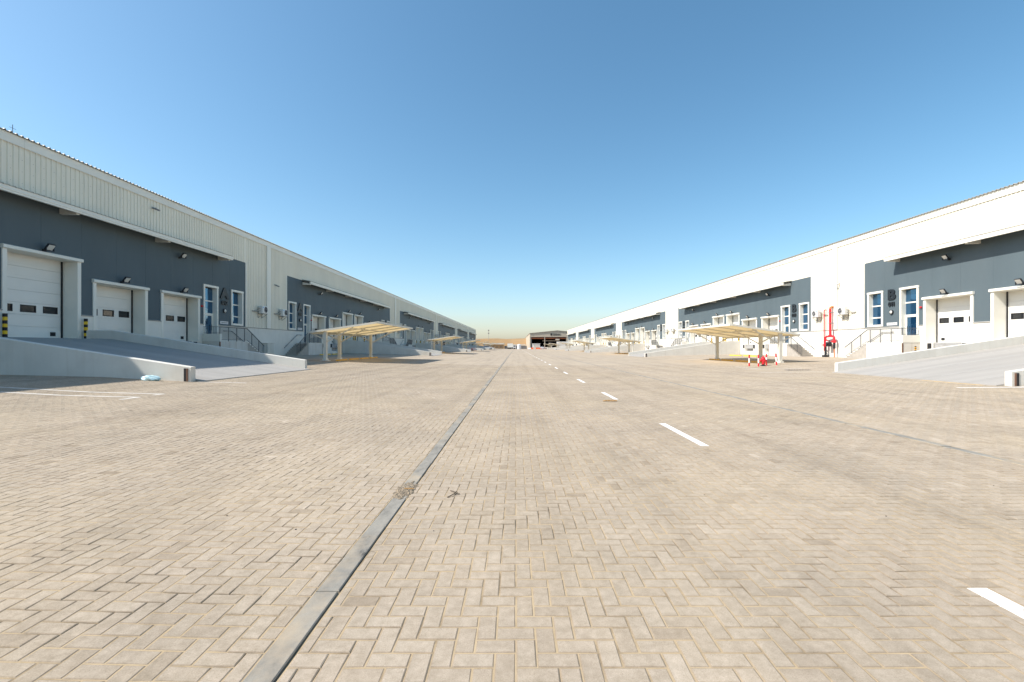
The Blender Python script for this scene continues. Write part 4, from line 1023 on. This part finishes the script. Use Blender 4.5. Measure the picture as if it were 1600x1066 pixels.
# ------------------------------------------------------------------ far end of the road
def hangar():
    y0, x0, x1, dep = 300.0, 9.2, 46.0, 165.0; EH, RH = 10.2, 12.1; rx = 27.4
    t = thing('hangar', (x0, y0, 0), 'large open-fronted cream hangar closing the end of the road', 'hangar'); X = lambda x: x-x0
    P = lambda nm, mb, mt, par=None: put(nm, mb.mesh(nm, mt), par or t)
    P('side_wall', MB().box(0, 0.3, 0, dep, -0.2, EH), 'hangar_wall'); P('side_wall', MB().box(X(x1)-0.3, X(x1), 0, dep, -0.2, EH), 'hangar_wall')
    P('roof', MB().prism([(-0.3, EH+0.05), (X(rx), RH), (X(x1)+0.3, EH+0.05), (X(x1)+0.3, EH+0.3), (X(rx), RH+0.25), (-0.3, EH+0.3)], 1, -0.4, dep), 'roof_metal')
    P('gable', MB().prism([(0.31, 7.9), (X(x1)-0.31, 7.9), (X(x1)-0.31, EH+0.03), (X(rx), RH-0.02), (0.31, EH+0.03)], 1, 0.0, 0.25), 'hangar_wall')
    P('back_wall', MB().box(0.3, X(x1)-0.3, 60, 60.3, -0.2, 10), 'hangar_inside'); P('inner_floor', MB().box(0.3, X(x1)-0.3, 2, 60, -0.1, 0.0), 'hangar_inside')
    P('inner_lining', MB().box(0.31, 0.4, 0.5, 60, 0, 10), 'hangar_inside')
    P('crane_beam', MB().box(0.6, X(x1)-0.6, 1.0, 1.6, 6.7, 7.5), 'beam_orange')
    for x in (0.3, 9.6, 24.0): P('column', MB().box(x, x+0.5, 0.1, 0.6, 0, 7.9).box(x-0.1, x+0.6, 0.05, 0.65, 0, 0.15), 'hangar_wall')
    P('column', MB().box(0.9, 1.4, 2.0, 2.5, 0, 7.9), 'grey_metal')
    P('cross_beam', MB().box(8.5, 17.5, 3.0, 3.5, 5.2, 5.7), 'hangar_wall')
    P('infill_wall', MB().box(17.6, 30.0, -0.2, 0.09, -0.1, 4.9), 'door_white')
    P('roller_curtain', MB().tube([(17.0, 1.0, 6.1), (19.6, 1.0, 6.1)], 0.8, 10), 'hangar_wall')
    s_ = P('sign_logo', MB().box(13.6, 14.7, -0.12, -0.02, 8.9, 10.3), 'letter_black')
    for i, ch in enumerate('CODEC'):
        o = put('letter', shared(('ch', ch, 1.5, 0.05, 0.03), lambda: char_mesh(ch, 1.5, 0.05, 0.03)), t, (15.6+i*1.05, -0.08, 9.05)); o.rotation_euler = (R(90), 0, 0)
hangar()
# sand bank behind everything
mb = MB(); nx, prof = 60, ((400, -0.5), (404, 3.6), (408, 6.9), (414, 8.6), (425, 9.1), (520, 9.6), (560, -0.5))
b = 0
for i in range(nx+1):
    x = -260+520*i/nx
    for (yy, zz) in prof: mb.v.append((x, yy+3*math.sin(i*0.7), zz+(0.25*math.sin(i*1.9)+0.15*math.sin(i*4.1) if zz > 0 else 0)))
for i in range(nx):
    for j in range(len(prof)-1):
        q = i*len(prof)+j; mb.f.append((q, q+len(prof), q+len(prof)+1, q+1)); mb.m.append(0)
struct(put('sand_bank', mb.mesh('sand_bank', 'desert', recalc=False, smooth=True)))

def site_shed(x0, x1, y, h, label):
    t = thing('site_shed', (x0, y, 0), label, 'shed'); L = x1-x0
    put('wall', MB().box(0, L, 0, 6, -0.1, h-0.9).mesh('wall', 'sand_wall'), t)
    put('roof', MB().prism([(-0.4, h-0.9), (L+0.4, h-0.9), (L+0.4, h-0.3), (L+0.2, h), (-0.2, h), (-0.4, h-0.3)], 1, -0.8, 6.4).mesh('roof', 'post_paint'), t)
    for i in range(5): put('window', shared('shw', lambda: MB().box(-0.5, 0.5, -0.04, -0.005, 0.9, 2.0).mesh('window', 'shade_brown')), t, (L*(i+0.6)/5.4, 0, 0))
site_shed(-21.5, -8.0, 301, 3.9, 'long low sand-coloured shed with pale flat roof below the bank')
site_shed(-2.0, 6.5, 318, 3.2, 'low brown shed behind the white tank')
t = thing('yard_fence', (-7.6, 303, 0), 'dark slatted yard fence running behind the white lorry', 'fence')
for i in range(12): put('fence_panel', shared('fp', lambda: MB().box(0.02, 1.2, 0, 0.08, 0, 2.1).mesh('fence_panel', 'grey_metal')), t, (i*1.25, 0, 0))
def lorry(x, y, label):
    t = thing('lorry', (x, y, 0), label, 'lorry')
    put('cargo_box', MB().box(-1.95, 1.55, 0, 2.4, 1.05, 3.55).mesh('cargo_box', 'door_white'), t)
    put('cab', MB().prism([(1.7, 0.55), (3.3, 0.55), (3.35, 1.5), (2.9, 2.55), (1.7, 2.6)], 1, 0.05, 2.35).mesh('cab', 'car_white'), t)
    put('cab_window', MB().prism([(2.0, 1.5), (3.05, 1.5), (2.75, 2.35), (2.0, 2.35)], 1, -0.0, 0.049).mesh('cab_window', 'car_glass'), t)
    put('chassis', MB().box(-1.9, 3.2, 0.3, 2.1, 0.55, 1.04).mesh('chassis', 'black_metal'), t)
    for wx in (-1.2, -0.2, 2.5): put('wheel', shared('lw', lambda: MB().tube([(0, -0.02, 0.48), (0, 0.3, 0.48)], 0.48, 12).mesh('wheel', 'tyre')), t, (wx, 0.05, 0))
lorry(-3.4, 288, 'white box lorry parked across the far end of the road')
t = thing('water_tank', (2.1, 287, 0), 'white upright cylindrical tank at the end of the road', 'tank')
put('tank_body', MB().tube([(0, 0, 0), (0, 0, 2.7), (0, 0, 2.75)], 1.25, 20).tube([(0, 0, 2.751), (0, 0, 3.1)], 1.24, 20, 0.5).mesh('tank_body', 'car_white'), t)
put('tank_lid', MB().tube([(0, 0, 3.1), (0, 0, 3.25)], 0.35, 12).mesh('tank_lid', 'ac_white'), t)
t = thing('guard_cabin', (10.4, 284, 0), 'small white cabin with roller shutter in front of the hangar', 'cabin')
put('cabin_wall', MB().box(0, 4.7, 0, 3, -0.05, 3.3).mesh('cabin_wall', 'door_white'), t)
put('cabin_roof', MB().box(-0.2, 4.9, -0.25, 3.2, 3.3, 3.5).mesh('cabin_roof', 'ac_white'), t)
for i in range(8): put('shutter_slat', shared('ss', lambda: MB().box(0.8, 3.9, -0.05, -0.005, 0.0, 0.29).mesh('shutter_slat', 'post_paint')), t, (0, 0, 0.1+i*0.32))
def barrier(x, y, col, label, n):
    tag(put('road_barrier', shared(('rb', col), lambda: MB().prism([(-0.3, 0), (0.3, 0), (0.28, 0.3), (0.1, 0.5), (0.08, 1.0), (-0.08, 1.0), (-0.1, 0.5), (-0.28, 0.3)], 0, -0.95, 0.95).mesh('road_barrier', col)), None, (x, y, 0.02)), label, 'barrier', 'plastic road barriers')
for i, (x, col) in enumerate(((8.3, 'white_paint'), (9.9, 'orange'), (13.2, 'orange'), (15.2, 'orange'))):
    barrier(x, 279+0.2*i, col, {'white_paint': 'white plastic road barrier beside the orange ones', 'orange': 'orange plastic road barrier in front of the white cabin'}[col], i)
def drum(x, col, label):
    tag(put('storage_drum', shared(('dr', col), lambda: MB().tube([(0, 0, 0), (0, 0, 0.4), (0, 0, 0.42), (0, 0, 0.85), (0, 0, 0.87), (0, 0, 1.25)], 0.62, 12).tube([(0, 0, 0.4), (0, 0, 0.44)], 0.65, 12).mesh('storage_drum', col)), None, (x, 280, 0.0)), label, 'drum', 'coloured drums')
drum(16.9, 'blue', 'blue drum beside the orange barriers'); drum(18.3, 'maroon', 'maroon drum beside the blue one')
t = thing('signal_mast', (-24.5, 410, 4.0), 'thin tall lattice mast rising from the sand bank', 'mast')
put('mast_pole', MB().tube([(0, 0, -4), (0, 0, 13)], 0.22, 6, 0.1).mesh('mast_pole', 'steel_mast'), t)
for z in (9, 11.5): put('antenna_panel', shared('anp', lambda: MB().box(-0.6, 0.6, -0.2, -0.05, 0, 1.2).mesh('antenna_panel', 'steel_mast')), t, (0, 0, z))
def car(x, y, rz, label):
    t = thing('parked_car', (x, y, zg(x)), label, 'car', 'parked cars'); t.rotation_euler = (0, 0, rz)
    def body():
        mb = MB(); lower = [(-2.2, 0.32), (2.15, 0.32), (2.25, 0.6), (2.15, 0.88), (1.1, 1.0), (-2.15, 1.02), (-2.28, 0.7)]
        mb.prism(lower, 1, -0.9, 0.9)
        c0 = [(-2.1, 1.021), (0.95, 1.0), (0.35, 1.55), (-1.75, 1.6)]
        b = len(mb.v)
        for sy, k in ((-0.88, 1), (0.88, 1)):
            for i, (px_, pz) in enumerate(c0): mb.v.append((px_, sy*(0.84 if i > 1 else 1), pz))
        for q in ((0, 1, 2, 3), (7, 6, 5, 4), (0, 4, 5, 1), (1, 5, 6, 2), (2, 6, 7, 3), (3, 7, 4, 0)): mb.f.append(tuple(b+i for i in q)); mb.m.append(0)
        return mb.mesh('car_body', 'car_white')
    put('car_body', shared('cbody', body), t)
    for sy in (-1, 1):
        put('side_window', shared(('csw', sy), lambda: MB().hexa([(-1.85, sy*0.87, 1.08), (0.72, sy*0.87, 1.06), (0.72, sy*0.885, 1.06), (-1.85, sy*0.885, 1.08), (-1.6, sy*0.755, 1.5), (0.3, sy*0.755, 1.47), (0.3, sy*0.77, 1.47), (-1.6, sy*0.77, 1.5)]).mesh('side_window', 'car_glass')), t)
        put('headlight', shared(('chl', sy), lambda: MB().box(2.16, 2.24, sy*0.7-0.14, sy*0.7+0.14, 0.66, 0.8).mesh('headlight', 'lamp_glass')), t)
    put('windscreen', shared('cws', lambda: MB().hexa([(0.90, -0.78, 1.07), (0.93, -0.78, 1.05), (0.93, 0.78, 1.05), (0.90, 0.78, 1.07), (0.40, -0.66, 1.52), (0.43, -0.66, 1.50), (0.43, 0.66, 1.50), (0.40, 0.66, 1.52)]).mesh('windscreen', 'car_glass')), t)
    put('rear_window', shared('crw', lambda: MB().hexa([(-2.13, -0.76, 1.1), (-2.10, -0.76, 1.1), (-2.10, 0.76, 1.1), (-2.13, 0.76, 1.1), (-1.86, -0.66, 1.5), (-1.83, -0.66, 1.5), (-1.83, 0.66, 1.5), (-1.86, 0.66, 1.5)]).mesh('rear_window', 'car_glass')), t)
    for wx in (-1.4, 1.38):
        for sy in (-1, 1):
            w_ = put('wheel', shared(('cw', sy), lambda: MB().tube([(0, sy*0.70, 0), (0, sy*0.92, 0)], 0.34, 14).mesh('wheel', 'tyre')), t, (wx, 0, 0.34))
            put('rim', shared(('cr', sy), lambda: MB().tube([(0, sy*0.921, 0), (0, sy*0.935, 0)], 0.21, 10).mesh('rim', 'grey_metal')), w_)
car(-12.6, 205, R(8), 'white car parked beside the carports of the shaded warehouse')
car(18.8, 262, R(175), 'white car parked before the hangar on the sunlit side')
car(15.6, 270, R(-90), 'white car facing the road beside the coloured drums')

# ------------------------------------------------------------------ litter
def pebble(x, y, r, mt, label, cat):
    mb = MB(); n = 7
    pts = []
    b = bmesh.new(); bmesh.ops.create_icosphere(b, subdivisions=1, radius=r)
    for v in b.verts: v.co = Vector((v.co.x*random.uniform(0.8, 1.5), v.co.y*random.uniform(0.7, 1.2), v.co.z*random.uniform(0.4, 0.7)))
    me = bpy.data.meshes.new('pebble'); b.to_mesh(me); b.free(); me.materials.append(MATS[mt])
    tag(put('pebble', me, None, (x, y, zg(x)+r*0.3)), label, cat, 'dark pebbles scattered on the paving')
random.seed(11)
for i in range(26):
    y = random.uniform(2.2, 9); x = random.uniform(-1, 1)*y*1.05
    pebble(x, y, random.uniform(0.003, 0.0075), 'stone_dark', 'tiny dark pebble lying loose on the paving', 'pebble')
mb = MB()
random.seed(5)
for i in range(5):
    a = i*0.07; mb.hexa([(-0.16+a, -0.03, 0.004), (-0.07+a, -0.045, 0.004), (-0.06+a, 0.04, 0.004), (-0.15+a, 0.045, 0.004), (-0.16+a, -0.03, 0.02+0.012*(i % 3)), (-0.07+a, -0.045, 0.028-0.005*(i % 2)), (-0.06+a, 0.04, 0.034), (-0.15+a, 0.045, 0.015)])
tag(put('crushed_cardboard', mb.mesh('crushed_cardboard', 'cardboard'), None, (2.52, 12.35, 0.004)), 'crushed brown cardboard scrap lying by a lane dash', 'cardboard')
t = thing('dry_twig', (-0.62, 4.55, 0.002), 'small dry twig lying on the paving beside the kerb', 'twig')
for q, pts in enumerate((((-0.05, -0.1, 0.006), (0.0, -0.02, 0.012), (0.02, 0.08, 0.008)), ((0.0, -0.02, 0.012), (0.06, 0.0, 0.008)), ((0.01, 0.05, 0.009), (-0.05, 0.11, 0.006)))): put('stem', MB().tube(pts, 0.005, 5).mesh('stem', 'twig'), t)
# sand spilled over the kerb
from mathutils import noise as mnoise
b = bmesh.new(); bmesh.ops.create_grid(b, x_segments=40, y_segments=90, size=0.5)
for v in b.verts:
    p3 = Vector((v.co.x*3.1, v.co.y*5.0, 1.7)); rr = math.hypot(v.co.x*2, v.co.y*2)*(1+0.35*mnoise.noise(p3*1.7))
    v.co.z = max(-0.03, 0.011*(1-rr**3)+0.008*mnoise.noise(p3*2.3)+0.005*mnoise.noise(p3*7)+random.uniform(-0.0025, 0.0025)-0.003); v.co.x *= 0.21; v.co.y *= 0.62
me = bpy.data.meshes.new('sand_spill'); b.to_mesh(me); b.free(); me.materials.append(MATS['grit'])
tag(put('sand_spill', me, None, (-1.135, 4.72, 0.003)), 'small heap of spilled sand and grit lying across the kerb', 'sand')
tag(put('wood_offcut', MB().box(-0.05, 0.045, -0.006, 0.006, 0, 0.008).mesh('wood_offcut', 'cardboard'), None, (-1.10, 4.70, 0.012)), 'small orange-brown offcut stuck in the sand on the kerb', 'offcut')
b = bmesh.new(); bmesh.ops.create_icosphere(b, subdivisions=3, radius=0.26)
for v in b.verts:
    f = 1+0.16*math.sin(v.co.x*23+v.co.z*17)*math.sin(v.co.y*31+2); v.co = Vector((v.co.x*1.25*f, v.co.y*0.55*f, max(-0.02, v.co.z*0.45*f+0.06)))
me = bpy.data.meshes.new('plastic_bag'); b.to_mesh(me); b.free(); me.materials.append(MATS['plastic_blue'])
tag(put('plastic_bag', me, None, (-12.6, 15.7, zg(-12.6))), 'crumpled pale blue plastic bag against the ramp parapet of unit A twelve', 'plastic bag')
